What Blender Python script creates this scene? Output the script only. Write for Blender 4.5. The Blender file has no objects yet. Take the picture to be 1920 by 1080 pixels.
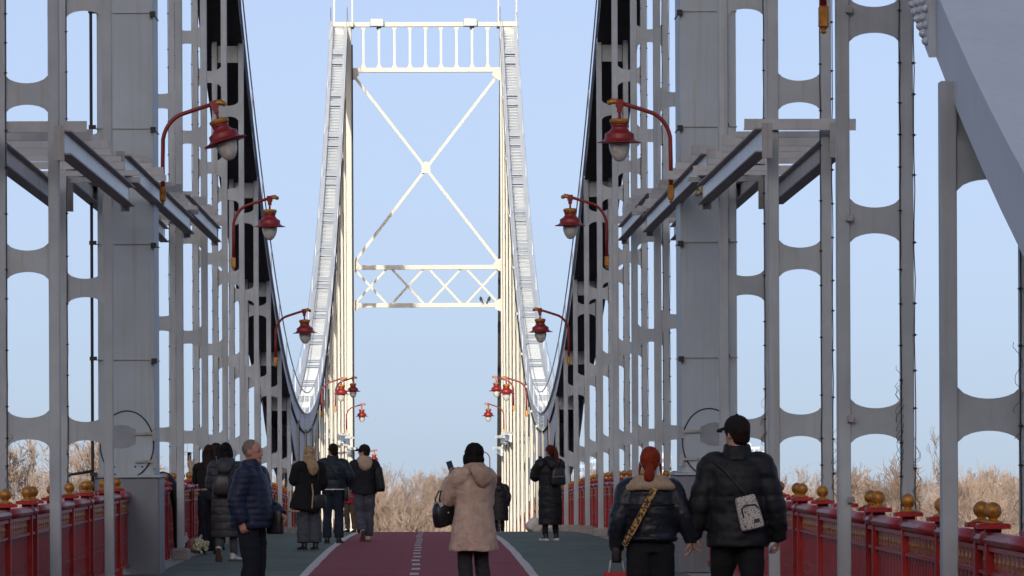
import bpy, math, random
import numpy as np
from mathutils import Vector, Matrix, noise

R = math.radians
random.seed(7)
scene = bpy.context.scene
COL = scene.collection

# ------------------------------------------------------------------ camera
F_PX = 10000.0                       # focal length in pixels of the 1920 wide photograph
EYE = 1.65
CAMX = 0.13
VPX, VPY = 803.0, 836.0              # where the bridge axis vanishes
cam = bpy.data.cameras.new('camera')
cam_o = bpy.data.objects.new('camera', cam)
COL.objects.link(cam_o)
cam.sensor_width = 36.0
cam.lens = F_PX / 1920 * 36.0
yaw = math.atan((960 - VPX) / F_PX)  # the camera looks a little to the right of the axis
cam_o.location = (CAMX, 0, EYE)
cam_o.rotation_mode = 'QUATERNION'
q = Matrix.Rotation(-yaw, 4, 'Z') @ Matrix.Rotation(R(90), 4, 'X') @ Matrix.Rotation(R(-0.25), 4, 'Z')
cam_o.rotation_quaternion = q.to_quaternion()
cam.shift_y = (VPY - 540) / 1920
cam.clip_start = 0.5
cam.clip_end = 60000
scene.camera = cam_o

# ------------------------------------------------------------------ sky, sun, exposure
SUN_EL, SUN_AZ = 13.0, -8.0          # low afternoon sun behind the viewer, a little to the left
sd = Vector((math.sin(R(SUN_AZ)) * math.cos(R(SUN_EL)), -math.cos(R(SUN_AZ)) * math.cos(R(SUN_EL)), math.sin(R(SUN_EL))))
world = bpy.data.worlds.new('World')
scene.world = world
world.use_nodes = True
wn = world.node_tree.nodes
wl = world.node_tree.links
wn.clear()
sky = wn.new('ShaderNodeTexSky')
sky.sky_type = 'NISHITA'
sky.sun_disc = False
sky.sun_elevation = R(SUN_EL)
sky.sun_rotation = math.atan2(sd.x, sd.y)
sky.altitude = 0
sky.air_density = 0.6
sky.dust_density = 4.0                # hazy winter air: bright round the sun, soft blue away from it
sky.ozone_density = 1.0
tcw = wn.new('ShaderNodeTexCoord')    # the dome is sampled slightly higher so that the dust band lies below the skyline
sh = wn.new('ShaderNodeVectorMath'); sh.operation = 'ADD'; sh.inputs[1].default_value = (0, 0, 0.088)
nw = wn.new('ShaderNodeVectorMath'); nw.operation = 'NORMALIZE'
wl.new(tcw.outputs['Generated'], sh.inputs[0]); wl.new(sh.outputs[0], nw.inputs[0]); wl.new(nw.outputs[0], sky.inputs['Vector'])
bgn = wn.new('ShaderNodeBackground')
bgn.inputs['Strength'].default_value = 0.15
wo = wn.new('ShaderNodeOutputWorld')
tn = wn.new('ShaderNodeMix'); tn.data_type = 'RGBA'; tn.blend_type = 'MULTIPLY'; tn.inputs['Factor'].default_value = 1.0
tn.inputs[7].default_value = (1.03, 0.995, 1.04, 1)
hs = wn.new('ShaderNodeHueSaturation'); hs.inputs['Saturation'].default_value = 0.82
wl.new(sky.outputs[0], hs.inputs['Color']); wl.new(hs.outputs[0], tn.inputs[6]); wl.new(tn.outputs[2], bgn.inputs[0])
wl.new(bgn.outputs[0], wo.inputs[0])
sun = bpy.data.lights.new('sun', 'SUN')
sun.energy = 2.6
sun.angle = R(0.5)
sun.color = (1.0, 0.93, 0.80)
sun_o = bpy.data.objects.new('sun', sun)
sun_o.rotation_mode = 'QUATERNION'
sun_o.rotation_quaternion = (-sd).to_track_quat('-Z', 'Y')
sun_o.location = (40, -100, 120)
COL.objects.link(sun_o)
scene.view_settings.view_transform = 'Standard'
scene.view_settings.look = 'None'
scene.view_settings.exposure = 0.64
scene.view_settings.gamma = 1.0
scene.view_settings.use_curve_mapping = False

# ------------------------------------------------------------------ helpers
def px_x(px, s):                     # lateral place of a pixel column at scale s (pixels per metre)
    return (px - VPX) / s + CAMX
def px_z(py, s):
    return EYE - (py - VPY) / s

def deckz(y):
    if y < 75: return 0.0
    if y < 165: return -0.000145 * (y - 75) ** 2
    return -0.000145 * 8100 - 0.0261 * (y - 165)
def slope(y):
    if y < 75: return 0.0
    if y < 165: return -0.00029 * (y - 75)
    return -0.0261

def tag(o, label=None, cat=None, group=None, kind=None):
    if label: o['label'] = label
    if cat: o['category'] = cat
    if group: o['group'] = group
    if kind: o['kind'] = kind
    return o
def empty(name, loc=(0, 0, 0), rz=0.0, rx=0.0):
    o = bpy.data.objects.new(name, None)
    o.location = loc
    o.rotation_euler = (rx, 0, rz)
    o.empty_display_size = 0.2
    COL.objects.link(o)
    return o
def put(name, mesh, parent=None, loc=(0, 0, 0), rot=(0, 0, 0), scale=None):
    o = bpy.data.objects.new(name, mesh)
    COL.objects.link(o)
    if parent: o.parent = parent
    o.location = loc
    o.rotation_euler = rot
    if scale: o.scale = scale
    return o
def copy_tree(o, parent=None):
    c = o.copy()
    COL.objects.link(c)
    c.parent = parent
    for ch in list(o.children):
        copy_tree(ch, c)
    return c

class MB:
    def __init__(s): s.v = []; s.f = []; s.smooth = set()
    def add(s, vs, fs, smooth=False):
        n = len(s.v)
        s.v += [tuple(v) for v in vs]
        if smooth: s.smooth.update(range(len(s.f), len(s.f) + len(fs)))
        s.f += [tuple(i + n for i in f) for f in fs]
        return s
    def box(s, x0, x1, y0, y1, z0, z1):
        vs = [(x0,y0,z0),(x1,y0,z0),(x1,y1,z0),(x0,y1,z0),(x0,y0,z1),(x1,y0,z1),(x1,y1,z1),(x0,y1,z1)]
        return s.add(vs, [(3,2,1,0),(4,5,6,7),(0,1,5,4),(1,2,6,5),(2,3,7,6),(3,0,4,7)])
    def bbox(s, x0, x1, y0, y1, z0, z1, b=0.01):
        # box with chamfered vertical and top edges
        def ring(i, z): return [(x0+b+i,y0+i,z),(x1-b-i,y0+i,z),(x1-i,y0+b+i,z),(x1-i,y1-b-i,z),(x1-b-i,y1-i,z),(x0+b+i,y1-i,z),(x0+i,y1-b-i,z),(x0+i,y0+b+i,z)]
        vs = ring(0,z0)+ring(0,z1-b)+ring(b,z1)
        fs = [tuple(reversed(range(8))), tuple(range(16,24))]
        for k in (0,8):
            for i in range(8): j=(i+1)%8; fs.append((k+i,k+j,k+8+j,k+8+i))
        return s.add(vs, fs)
    def beam(s, a, b, w, h, ref=(0,0,1)):
        a=Vector(a); b=Vector(b); t=(b-a).normalized(); r=Vector(ref)
        if abs(t.dot(r))>.98: r=Vector((0,1,0))
        sd_=t.cross(r).normalized(); up=sd_.cross(t)
        vs=[]
        for p in (a,b):
            for (i,j) in ((-1,-1),(1,-1),(1,1),(-1,1)):
                vs.append(p+sd_*(i*w/2)+up*(j*h/2))
        return s.add(vs,[(3,2,1,0),(4,5,6,7),(0,1,5,4),(1,2,6,5),(2,3,7,6),(3,0,4,7)])
    def tube(s, pts, rad, n=8, smooth=True, ref=None):
        pts=[Vector(p) for p in pts]; m=len(pts)
        if not hasattr(rad,'__len__'): rad=[rad]*m
        vs=[]; fs=[]
        prev=Vector(ref) if ref is not None else None
        for i,p in enumerate(pts):
            t=(pts[min(i+1,m-1)]-pts[max(i-1,0)])
            if t.length<1e-9: t=Vector((0,0,1))
            t.normalize()
            if prev is None:
                prev=Vector((1,0,0)) if abs(t.x)<.9 else Vector((0,1,0))
            a=(prev-t*prev.dot(t))
            if a.length<1e-6: a=Vector((0,1,0))-t*t.y
            a.normalize(); b=t.cross(a)
            if ref is None: prev=a
            r=rad[i]; ra,rb=(r if hasattr(r,'__len__') else (r,r))
            for k in range(n):
                c=2*math.pi*k/n
                vs.append(p+a*(ra*math.cos(c))+b*(rb*math.sin(c)))
        for i in range(m-1):
            for k in range(n):
                l=(k+1)%n
                fs.append((i*n+k,i*n+l,(i+1)*n+l,(i+1)*n+k))
        fs.append(tuple(reversed(range(n)))); fs.append(tuple(range((m-1)*n,m*n)))
        return s.add(vs,fs,smooth)
    def lathe(s, prof, n=16, c=(0,0,0), smooth=True):
        vs=[];fs=[];m=len(prof)
        for (r,z) in prof:
            for k in range(n):
                a=2*math.pi*k/n
                vs.append((c[0]+r*math.cos(a),c[1]+r*math.sin(a),c[2]+z))
        for i in range(m-1):
            for k in range(n):
                l=(k+1)%n
                fs.append((i*n+k,i*n+l,(i+1)*n+l,(i+1)*n+k))
        fs.append(tuple(reversed(range(n)))); fs.append(tuple(range((m-1)*n,m*n)))
        return s.add(vs,fs,smooth)
    def ell(s, c, r, nu=14, nv=9, rot=None):
        vs=[];fs=[]
        M=rot if rot is not None else Matrix.Identity(3)
        c=Vector(c)
        vs.append(c+M@Vector((0,0,-r[2])))
        for j in range(1,nv):
            t=-math.pi/2+math.pi*j/nv
            for i in range(nu):
                a=2*math.pi*i/nu
                vs.append(c+M@Vector((r[0]*math.cos(t)*math.cos(a),r[1]*math.cos(t)*math.sin(a),r[2]*math.sin(t))))
        vs.append(c+M@Vector((0,0,r[2])))
        for i in range(nu):
            fs.append((0,1+(i+1)%nu,1+i))
        for j in range(nv-2):
            for i in range(nu):
                k=(i+1)%nu
                fs.append((1+j*nu+i,1+j*nu+k,1+(j+1)*nu+k,1+(j+1)*nu+i))
        o=1+(nv-2)*nu
        for i in range(nu):
            fs.append((o+i,o+(i+1)%nu,len(vs)-1))
        return s.add(vs,fs,True)
    def prism(s, pts2, y0, y1):      # outline in x,z extruded along y
        n=len(pts2)
        vs=[(p[0],y0,p[1]) for p in pts2]+[(p[0],y1,p[1]) for p in pts2]
        fs=[tuple(range(n)),tuple(reversed(range(n,2*n)))]
        for i in range(n):
            j=(i+1)%n
            fs.append((j,i,n+i,n+j))
        return s.add(vs,fs)
    def mesh(s, name, mat):
        m=bpy.data.meshes.new(name)
        m.from_pydata(s.v,[],s.f)
        if mat: m.materials.append(mat)
        if s.smooth:
            m.polygons.foreach_set('use_smooth',[i in s.smooth for i in range(len(s.f))])
        m.update()
        return m
    def build(s, name, mat, parent=None, loc=(0,0,0), rot=(0,0,0)):
        return put(name, s.mesh(name, mat), parent, loc, rot)

# ------------------------------------------------------------------ materials
MATS = {}
def mat(name, col, rough=0.6, metal=0.0, var=0.12, vscale=3.0, bump=0.0, bscale=40.0, col2=None, streak=None, coat=0.0, spec=0.5, sscale=(14,14,.55), samt=.6, spos=.53):
    if name in MATS: return MATS[name]
    m=bpy.data.materials.new(name); m.use_nodes=True
    nt=m.node_tree; N=nt.nodes; L=nt.links
    b=N['Principled BSDF']
    b.inputs['Roughness'].default_value=rough
    b.inputs['Metallic'].default_value=metal
    b.inputs['Specular IOR Level'].default_value=spec
    b.inputs['Coat Weight'].default_value=coat
    tc=N.new('ShaderNodeTexCoord')
    geo=N.new('ShaderNodeNewGeometry')
    src=geo.outputs['Position']
    nz=N.new('ShaderNodeTexNoise'); nz.inputs['Scale'].default_value=vscale; nz.inputs['Detail'].default_value=6; nz.inputs['Roughness'].default_value=.65
    L.new(src,nz.inputs['Vector'])
    cr=N.new('ShaderNodeValToRGB')
    c2=col2 if col2 else tuple(max(0,c*(1-var*2)) for c in col)
    cr.color_ramp.elements[0].position=.3; cr.color_ramp.elements[1].position=.68
    cr.color_ramp.elements[0].color=(*c2,1)
    cr.color_ramp.elements[1].color=(*[min(1,c*(1+var*.5)) for c in col],1)
    L.new(nz.outputs['Fac'],cr.inputs['Fac'])
    out=cr.outputs['Color']
    if streak:
        mp=N.new('ShaderNodeMapping'); mp.inputs['Scale'].default_value=sscale
        L.new(src,mp.inputs['Vector'])
        n2=N.new('ShaderNodeTexNoise'); n2.inputs['Scale'].default_value=1.0; n2.inputs['Detail'].default_value=5
        L.new(mp.outputs[0],n2.inputs['Vector'])
        r2=N.new('ShaderNodeValToRGB'); r2.color_ramp.elements[0].position=spos; r2.color_ramp.elements[1].position=spos+.22
        r2.color_ramp.elements[0].color=(0,0,0,1); r2.color_ramp.elements[1].color=(samt,samt,samt,1)
        L.new(n2.outputs['Fac'],r2.inputs['Fac'])
        mx=N.new('ShaderNodeMix'); mx.data_type='RGBA'
        L.new(r2.outputs['Color'],mx.inputs['Factor']); L.new(out,mx.inputs[6]); mx.inputs[7].default_value=(*streak,1)
        out=mx.outputs[2]
    L.new(out,b.inputs['Base Color'])
    mr=N.new('ShaderNodeMapRange'); mr.inputs[3].default_value=max(.03,rough-.1); mr.inputs[4].default_value=min(1,rough+.12)
    L.new(nz.outputs['Fac'],mr.inputs[0]); L.new(mr.outputs[0],b.inputs['Roughness'])
    if bump:
        n3=N.new('ShaderNodeTexNoise'); n3.inputs['Scale'].default_value=bscale; n3.inputs['Detail'].default_value=4
        L.new(src if True else tc.outputs['Object'],n3.inputs['Vector'])
        bp=N.new('ShaderNodeBump'); bp.inputs['Strength'].default_value=bump; bp.inputs['Distance'].default_value=.02
        L.new(n3.outputs['Fac'],bp.inputs['Height']); L.new(bp.outputs[0],b.inputs['Normal'])
    MATS[name]=m
    return m

STEEL = mat('grey_steel_paint',(.42,.465,.49),.5,0,.12,1.3,.05,60,streak=(.30,.27,.23))
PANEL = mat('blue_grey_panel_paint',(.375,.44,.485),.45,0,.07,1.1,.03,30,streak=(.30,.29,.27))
STEEL_SUN = mat('sun_tinted_steel_paint',(.56,.545,.48),.5,0,.05,.8,0,60,streak=(.50,.44,.34))  # steel paint again, with the warm sunlight put into its colour
CHAINP = mat('pale_chain_paint',(.57,.62,.66),.5,0,.05,.8,0,50,streak=(.42,.40,.37),samt=.25)
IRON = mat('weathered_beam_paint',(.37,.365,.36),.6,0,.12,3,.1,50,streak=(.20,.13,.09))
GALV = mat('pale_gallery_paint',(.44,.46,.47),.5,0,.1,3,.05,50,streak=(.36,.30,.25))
GALVW = mat('glossy_beam_paint',(.60,.60,.60),.30,0,.1,3,.03,50,streak=(.36,.30,.25),spec=.9)
DARKM = mat('dark_underside_finish',(.05,.047,.045),.8,0,.2,3,.1,30)  # near-black finish for the chain's soffit and lower flanges
RED = mat('red_rail_paint',(.42,.018,.020),.36,0,.22,5,.04,60,streak=(.26,.03,.03),samt=.5)
PLINTH = mat('dark_blue_grey_paint',(.17,.19,.22),.45,0,.08,1.5,.03,30,streak=(.25,.24,.22))
LAMPRED = mat('red_lamp_paint',(.23,.013,.011),.38,0,.08,4)
GOLD = mat('gold_paint',(.54,.235,.042),.42,.4,.28,14)
GLASS = mat('frosted_globe',(.62,.60,.55),.25,0,.12,12)
BLACK = mat('black_rubber',(.018,.018,.02),.6,0,.2,20)
CONC = mat('concrete',(.36,.35,.33),.9,0,.15,4,.3,60)
GREEN = mat('green_deck_coating',(.115,.150,.108),.85,0,.16,.9,.25,160,col2=(.070,.106,.080),streak=(.06,.075,.062),sscale=(.9,.5,1),samt=.8,spos=.50)
LANE = mat('red_lane_coating',(.265,.038,.046),.85,0,.16,.8,.25,160,col2=(.205,.033,.040),streak=(.13,.033,.037),sscale=(.5,1.1,1),samt=.75,spos=.50)
WHITE = mat('worn_white_marking',(.62,.60,.56),.85,0,.1,6,.2,120,col2=(.40,.36,.33))
# ------------------------------------------------------------------ setting
ys_deck=[-60+i*2 for i in range(0,68)]+[76+i*1.0 for i in range(0,110)]+[186+i*4 for i in range(0,40)]
def ribbon(name, x0, x1, dz, material, wob=0.0, ys=None, parent=None, thick=None):
    mb=MB(); vs=[]; fs=[]
    Y=ys or ys_deck
    for i,y in enumerate(Y):
        w=wob*noise.noise((x0*3.1,y*.35,1.7))
        w2=wob*noise.noise((x1*3.1,y*.35,5.7))
        vs+= [(x0+w,y,deckz(y)+dz),(x1+w2,y,deckz(y)+dz)]
    for i in range(len(Y)-1):
        fs.append((2*i,2*i+1,2*i+3,2*i+2))
    mb.add(vs,fs)
    return mb.build(name,material,parent)

# the deck slab with edge beams
mb=MB(); vs=[]; fs=[]
for y in ys_deck:
    z=deckz(y); vs+=[(-4.5,y,z-.012),(4.5,y,z-.012),(4.5,y,z-.75),(-4.5,y,z-.75)]
for i in range(len(ys_deck)-1):
    a=4*i
    for k in range(4): l=(k+1)%4; fs.append((a+l,a+k,a+4+k,a+4+l))
mb.add(vs,fs); tag(mb.build('bridge_deck',CONC),kind='structure')
tag(ribbon('walkway',-3.42,3.42,0,GREEN,.03),kind='structure')
lane=ribbon('cycle_lane',-1.46,1.46,.004,LANE); tag(lane,kind='structure')
for nm,x0 in (('edge_line',-1.52),('edge_line',1.40)):
    ribbon(nm,x0,x0+.12,.008,WHITE,.018,parent=lane)
y=30.0
while y<150:
    yy=[y+i*.36 for i in range(4)]
    j=random.uniform(-.015,.015)
    ribbon('dash',-.055-.05+j,.06-.05+j,.008,WHITE,0,yy,lane); y+=2.75+random.uniform(-.1,.1)


# water, far bank and the wooded hill behind the viewer that shades the near half of the bridge
WATER=mat('river_water',(.05,.07,.075),.12,0,.15,.05,.2,.8)
mb=MB(); mb.add([(-3000,-30,-16),(3000,-30,-16),(3000,262,-16),(-3000,262,-16)],[(0,1,2,3)])
tag(mb.build('river',WATER),kind='structure')
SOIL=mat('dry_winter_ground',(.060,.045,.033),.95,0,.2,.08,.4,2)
mb=MB(); n=48; vs=[]; fs=[]
ring=[0,60,150,300,500,641,660,900,1200,2500,5000,10000,30000]
GS=.0108
def groundz(y): return -18 if y<258 else -15.2-GS*(y-258)
vs.append((0,900,groundz(900)))
for r in ring[1:]:
    for k in range(n):
        a=2*math.pi*k/n; x=r*math.cos(a); y_=900+r*math.sin(a)
        vs.append((x,y_,groundz(y_)))
for k in range(n): fs.append((0,1+k,1+(k+1)%n))
for i in range(len(ring)-2):
    for k in range(n):
        l=(k+1)%n; a=1+i*n; fs.append((a+k,a+n+k,a+n+l,a+l))
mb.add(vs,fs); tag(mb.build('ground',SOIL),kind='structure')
HILLM=mat('winter_wood_hillside',(.10,.08,.055),1,0,.3,.06,.6,.3)
mb=MB(); vs=[]; fs=[]
nx,ny=61,40
RIDGE=-320.0; RH=(155-RIDGE)*math.tan(R(SUN_EL))/math.cos(R(SUN_AZ))
for j in range(ny):
    yy=-34-(j/(ny-1))*700
    t=min(1,max(0,(-34-yy)/(-34-RIDGE))); h=-17+(RH+17)*(t*t*(3-2*t))
    for i in range(nx):
        xx=-600+i*20
        vs.append((xx,yy,h+(1.6*noise.noise((xx*.03,yy*.03,0)) if yy>RIDGE+20 else -.02*max(0,RIDGE-yy)-1+.5*noise.noise((xx*.02,3,0)))))
for j in range(ny-1):
    for i in range(nx-1):
        a=j*nx+i; fs.append((a,a+nx,a+nx+1,a+1))
mb.add(vs,fs,True); tag(mb.build('hill',HILLM),kind='structure')
# ------------------------------------------------------------------ suspension chains
STEP=8.8
def hy(k): return 70+STEP*k
FAR=246.0
def chain_top(y):
    if y<70: return .6+3.98+.315*(y-35)+.00623*(y-35)**2
    if y<=FAR: return 2.65+(.0026 if y<159 else .00246)*(y-159)**2
    return 21.27-1.26*(y-FAR)
def chain_bot(y): return chain_top(y)-.6
def frange(a,b,st):
    n=max(1,int(round((b-a)/st))); return [a+(b-a)*i/n for i in range(n+1)]
YS=frange(22,70,1.1)+frange(70,FAR,1.6)[1:]+frange(FAR,265,2)[1:]
def sweep(mb,x0,x1,d0,d1,ys=YS,sgn=1):
    vs=[];fs=[]
    if sgn<0: x0,x1=-x1,-x0
    for y in ys:
        t=chain_top(y); vs+=[(x0,y,t+d0),(x1,y,t+d0),(x1,y,t+d1),(x0,y,t+d1)]
    for i in range(len(ys)-1):
        a=4*i
        for k in range(4): l=(k+1)%4; fs.append((a+k,a+l,a+4+l,a+4+k))
    fs.append((3,2,1,0)); a=4*(len(ys)-1); fs.append((a,a+1,a+2,a+3))
    mb.add(vs,fs); return mb
rivet_m=MB()
rivet_m.lathe([(.036,0),(.034,.016),(.022,.03),(.006,.036)],8)
RIVET=rivet_m.mesh('rivet',CHAINP)
def dome(mb,p,axis,r):
    # low rivet head on a face whose normal is axis
    ax=Vector(axis); a=Vector((0,0,1)) if abs(ax.z)<.9 else Vector((0,1,0)); b=ax.cross(a); p=Vector(p)
    vs=[p+a*(r*math.cos(i*1.0472))+b*(r*math.sin(i*1.0472)) for i in range(6)]+[p+ax*(r*.7)]
    mb.add(vs,[(i,(i+1)%6,6) for i in range(6)])
for sgn,nm in ((-1,'left'),(1,'right')):
    ch=empty('suspension_chain',(0,0,0))
    tag(ch,'pale grey riveted suspension chain sagging low beside the '+('waiting friends' if sgn<0 else 'long haired woman in a long black coat'),'chain','main suspension chains')
    if sgn<0: ch['label']='pale grey riveted suspension chain above the man in the navy quilted jacket'
    else: ch['label']='pale grey riveted suspension chain above the red haired woman and capped man'
    def P(a): return a*sgn
    sweep(MB(),3.56,3.585,-.57,-.03,sgn=sgn).build('inner_web',CHAINP,ch)
    sweep(MB(),4.22,4.245,-.57,-.03,sgn=sgn).build('outer_web',CHAINP,ch)
    sweep(MB(),3.50,3.67,-.03,0,sgn=sgn).build('top_flange',CHAINP,ch)
    sweep(MB(),4.13,4.30,-.03,0,sgn=sgn).build('top_flange',CHAINP,ch)
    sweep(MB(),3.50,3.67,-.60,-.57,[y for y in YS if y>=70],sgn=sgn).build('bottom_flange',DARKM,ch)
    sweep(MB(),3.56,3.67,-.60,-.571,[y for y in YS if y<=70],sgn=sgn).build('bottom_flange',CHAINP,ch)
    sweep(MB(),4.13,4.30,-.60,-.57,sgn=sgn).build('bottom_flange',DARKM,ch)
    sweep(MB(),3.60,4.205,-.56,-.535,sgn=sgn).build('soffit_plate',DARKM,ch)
    sweep(MB(),3.66,4.14,-.016,-.004,[y for y in YS if y<=70],sgn=sgn).build('cover_plate',CHAINP,ch)
    sweep(MB(),3.60,4.205,-.42,-.4,[y for y in YS if y>=70],sgn=sgn).build('inner_floor',CHAINP,ch)
    # batten plates and lacing bars on the open top
    lac=MB(); n=0
    y=71.0; pat=0
    while y<264.5:
        dl=.24/math.sqrt(1+((chain_top(y+.1)-chain_top(y))/.1)**2)
        pat+=1
        m14=pat%26
        if m14 in (0,1,2,6,7,8): pass
        else:
            xa,xb=sorted((P(3.64),P(4.16))); z=chain_top(y)
            z2=chain_top(y+dl*.6)
            sk=.05 if pat%2 else -.05
            lac.beam((xa,y-sk,z-.065),(xb,y+sk,z-.065),.055,.025)
        if m14 in (0,6):
            y2=y+dl*2.6
            bt=MB(); x0,x1=sorted((P(3.63),P(4.17)))
            sweep(bt,abs(x0) if sgn>0 else abs(x1),abs(x1) if sgn>0 else abs(x0),-.05,-.036,[y+.02,(y+y2)/2,y2],sgn)
            bt.build('batten_plate',CHAINP,ch)
        y+=dl
    o=lac.build('lacing',CHAINP,ch); o['kind']='stuff'
    # rows of rivets on web and flange
    rv=MB(); y=25.0
    while y<250:
        z=chain_top(y); ix=P(3.56)
        y>70 and (dome(rv,(ix,y,z-.10),(-sgn,0,0),.026),dome(rv,(ix,y,z-.50),(-sgn,0,0),.026))
        if y>140:
            dome(rv,(P(3.545),y,z),(0,0,1),.024); dome(rv,(P(4.25),y,z),(0,0,1),.024)
        y+=.27
    o=rv.build('rivets',CHAINP,ch); o['kind']='stuff'
    # hand cable along both top edges
    hc=MB()
    for X in (3.52,4.28):
        hc.tube([(P(X),y,chain_top(y)+.62) for y in YS if y>=70],.016,5)
    hc.build('hand_cable',CHAINP,ch)
    for X in (3.52,4.28):
        y=72.0
        while y<248:
            b=MB(); b.beam((P(X),y,chain_top(y)-.02),(P(X),y,chain_top(y)+.63),.025,.025); b.build('cable_stanchion',CHAINP,ch); y+=6.6
    # deep gusset plates round the lowest point
    for X in (3.552,4.238):
        vs=[];fs=[]; gy=frange(141,178,1.5)
        for y in gy:
            t=chain_top(y); d=.56+1.45*max(0,1-((y-159)/19)**2)**.8; x0,x1=sorted((P(X),P(X+.008)))
            vs+=[(x0,y,t-d),(x1,y,t-d),(x1,y,t-.05),(x0,y,t-.05)]
        for i in range(len(gy)-1):
            a=4*i
            for k_ in range(4): l=(k_+1)%4; fs.append((a+k_,a+l,a+4+l,a+4+k_))
        fs.append((3,2,1,0)); a=4*(len(gy)-1); fs.append((a,a+1,a+2,a+3))
        gp=MB().add(vs,fs).build('gusset_plate',CHAINP,ch)
        gr=MB()
        for y in gy[2:-2:2]:
            t=chain_top(y); d=.56+1.45*max(0,1-((y-159)/19)**2)**.8
            zz=t-.2
            while zz>t-d+.1:
                dome(gr,(P(X),y,zz),(-sgn,0,0),.03); zz-=.16
        o=gr.build('rivets',CHAINP,gp); o['kind']='stuff'
    # splice plates
    for k,y in enumerate([36.75,54,78,91.5,104.5,113,127,146,153,159,166,186,210,232]):
        sp=MB(); x0,x1=sorted((P(3.545),P(3.56)))
        sp_ys=[y-.9,y-.45,y,y+.45,y+.9]
        vs=[];fs=[]
        thk=.05 if y<60 else .015
        sweep(sp,3.56-thk,3.5595,-.60 if y<60 else -.52,-.08,sp_ys,sgn)
        s_o=sp.build('splice_plate',CHAINP,ch)
        q2=MB()
        for i in range(9):
            for j in range(4):
                yy=y-.8+i*.2; zz=chain_top(yy)-.135-.11*j
                if y<60:
                    put('rivet',RIVET,s_o,(P(3.51),yy,zz-.05),(0,-sgn*math.pi/2,0),(.85,.85,1.1))
                else:
                    dome(q2,(P(3.545),yy,zz),(-sgn,0,0),.03)
        if q2.v:
            o=q2.build('rivets',CHAINP,s_o); o['kind']='stuff'

# ------------------------------------------------------------------ hangers (ladder frames)
PX_IN,PX_OUT,PW=3.53,4.05,.105
def plate_mesh(m):
    hw=(PX_OUT-PX_IN-PW)/2+.004; hm=.105; he=.185
    top=[];N=9
    for i in range(N+1):
        t=-1+2*i/N; top.append((hw*t,hm+(he-hm)*(1-math.sqrt(max(0,1-t*t*.94)))/(1-math.sqrt(.06))))
    pts=[(x,-z) for x,z in top]+[(x,z) for x,z in reversed(top)]
    return MB().prism(pts,-.012,.012).mesh('tie_plate',m)
PLATE=plate_mesh(STEEL); PLATE_C=plate_mesh(STEEL_SUN)
FOOT=MB().bbox(-.14,.14,-.17,.17,0,.16,.03).mesh('footing',CONC)
ORD='first second third fourth fifth sixth seventh eighth ninth tenth'.split()
SIDE={1:'on the gold emblem side',-1:'opposite the gold emblem side'}
def where(k):
    if k<0: return ORD[-k-1]+' before the grey pylon'
    if k<=9: return ORD[k-1]+' past the grey pylon'
    return ORD[19-k]+' before the cream pylon'
def hanger(k,sgn):
    y=hy(k); z0=deckz(y); top=chain_bot(y)+.10
    m=STEEL_SUN if k>=9 else STEEL  # sun-tinted copy of the paint where the sunlit stretch begins
    h=empty('hanger_frame',(0,y,z0))
    hgt=top-z0
    for X in (PX_IN,PX_OUT):
        x0,x1=sorted((sgn*(X-PW/2),sgn*(X+PW/2)))
        b=MB(); b.bbox(x0,x1,-.085,.085,0,hgt,.006)
        b.build('post',m,h)
    z=1.84; cx=sgn*(PX_IN+PX_OUT)/2
    while z<hgt-.1:
        put('tie_plate',PLATE if m is STEEL else PLATE_C,h,(cx,-.05,z)); z+=1.64
    put('footing',FOOT,h,(sgn*PX_IN,0,0))
    # gusset under the chain
    g=MB(); g.box(*sorted((sgn*(PX_IN+.06),sgn*(PX_OUT-.06))),-.03,-.006,hgt-.45,hgt-.12); g.build('gusset',m,h)
    if True:
        w=MB(); rr=random.Random(k*7+sgn)
        for Xp,dx,zb in ((PX_OUT,.058,.3),(PX_OUT,-.058,.3))+(((PX_IN,.058,.3),(PX_IN,-.056,.4)) if k>=9 else ()):
            xw=sgn*(Xp+dx)
            n=int(hgt/.25)
            w.tube([(xw+rr.uniform(-.006,.006),-.09,zb+i*(hgt-.4)/n) for i in range(n+1)],.0045 if k<9 else .011,4)
            zz=.6
            while zz<hgt-.3:
                w.box(xw-.009,xw+.009,-.105,-.085,zz,zz+.02)
                w.beam((xw-.02,-.1,zz+.01),(xw+.02,-.1,zz+.01),.006,.006)
                zz+=rr.uniform(.25,.6)*(1 if k<9 else 2)
        o=w.build('light_string',BLACK,h); o['kind']='stuff'
        if k<0:
            t=MB()
            for c in range(6):
                xw=sgn*(PX_OUT+rr.choice((.07,.075,-.07))); zz=rr.uniform(.5,1.7)
                pts=[]; a=rr.uniform(0,6)
                for i in range(22):
                    a+=.9; pts.append((xw+.03*math.cos(a)+rr.uniform(-.01,.01),-.09+.04*math.sin(a),zz+i*.03))
                t.tube(pts,.0022,3)
            o=t.build('loose_wire',BLACK,h); o['kind']='stuff'
    return h
for k in range(-4,20):
    if k==0: continue
    for sgn in (-1,1):
        if k==-4 and sgn<0: continue
        h=hanger(k,sgn)
        if sgn>0:
            if k==-3:
                for zz in (5.2,3.5,1.86,1.2):
                    b=MB().bbox(.0,.06,-.13,-.09,-.025,.025,.006); b.build('junction_box',IRON,h,(PX_IN+.02,0,zz))
        lb=('grey' if k<9 else 'sunlit cream')+' ladder-like hanger, '+where(k)+', '+SIDE[sgn]
        tag(h,lb,'hanger','grey hangers before the near pylon' if k<0 else 'grey shaded hangers' if k<9 else 'sunlit hangers')

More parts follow.
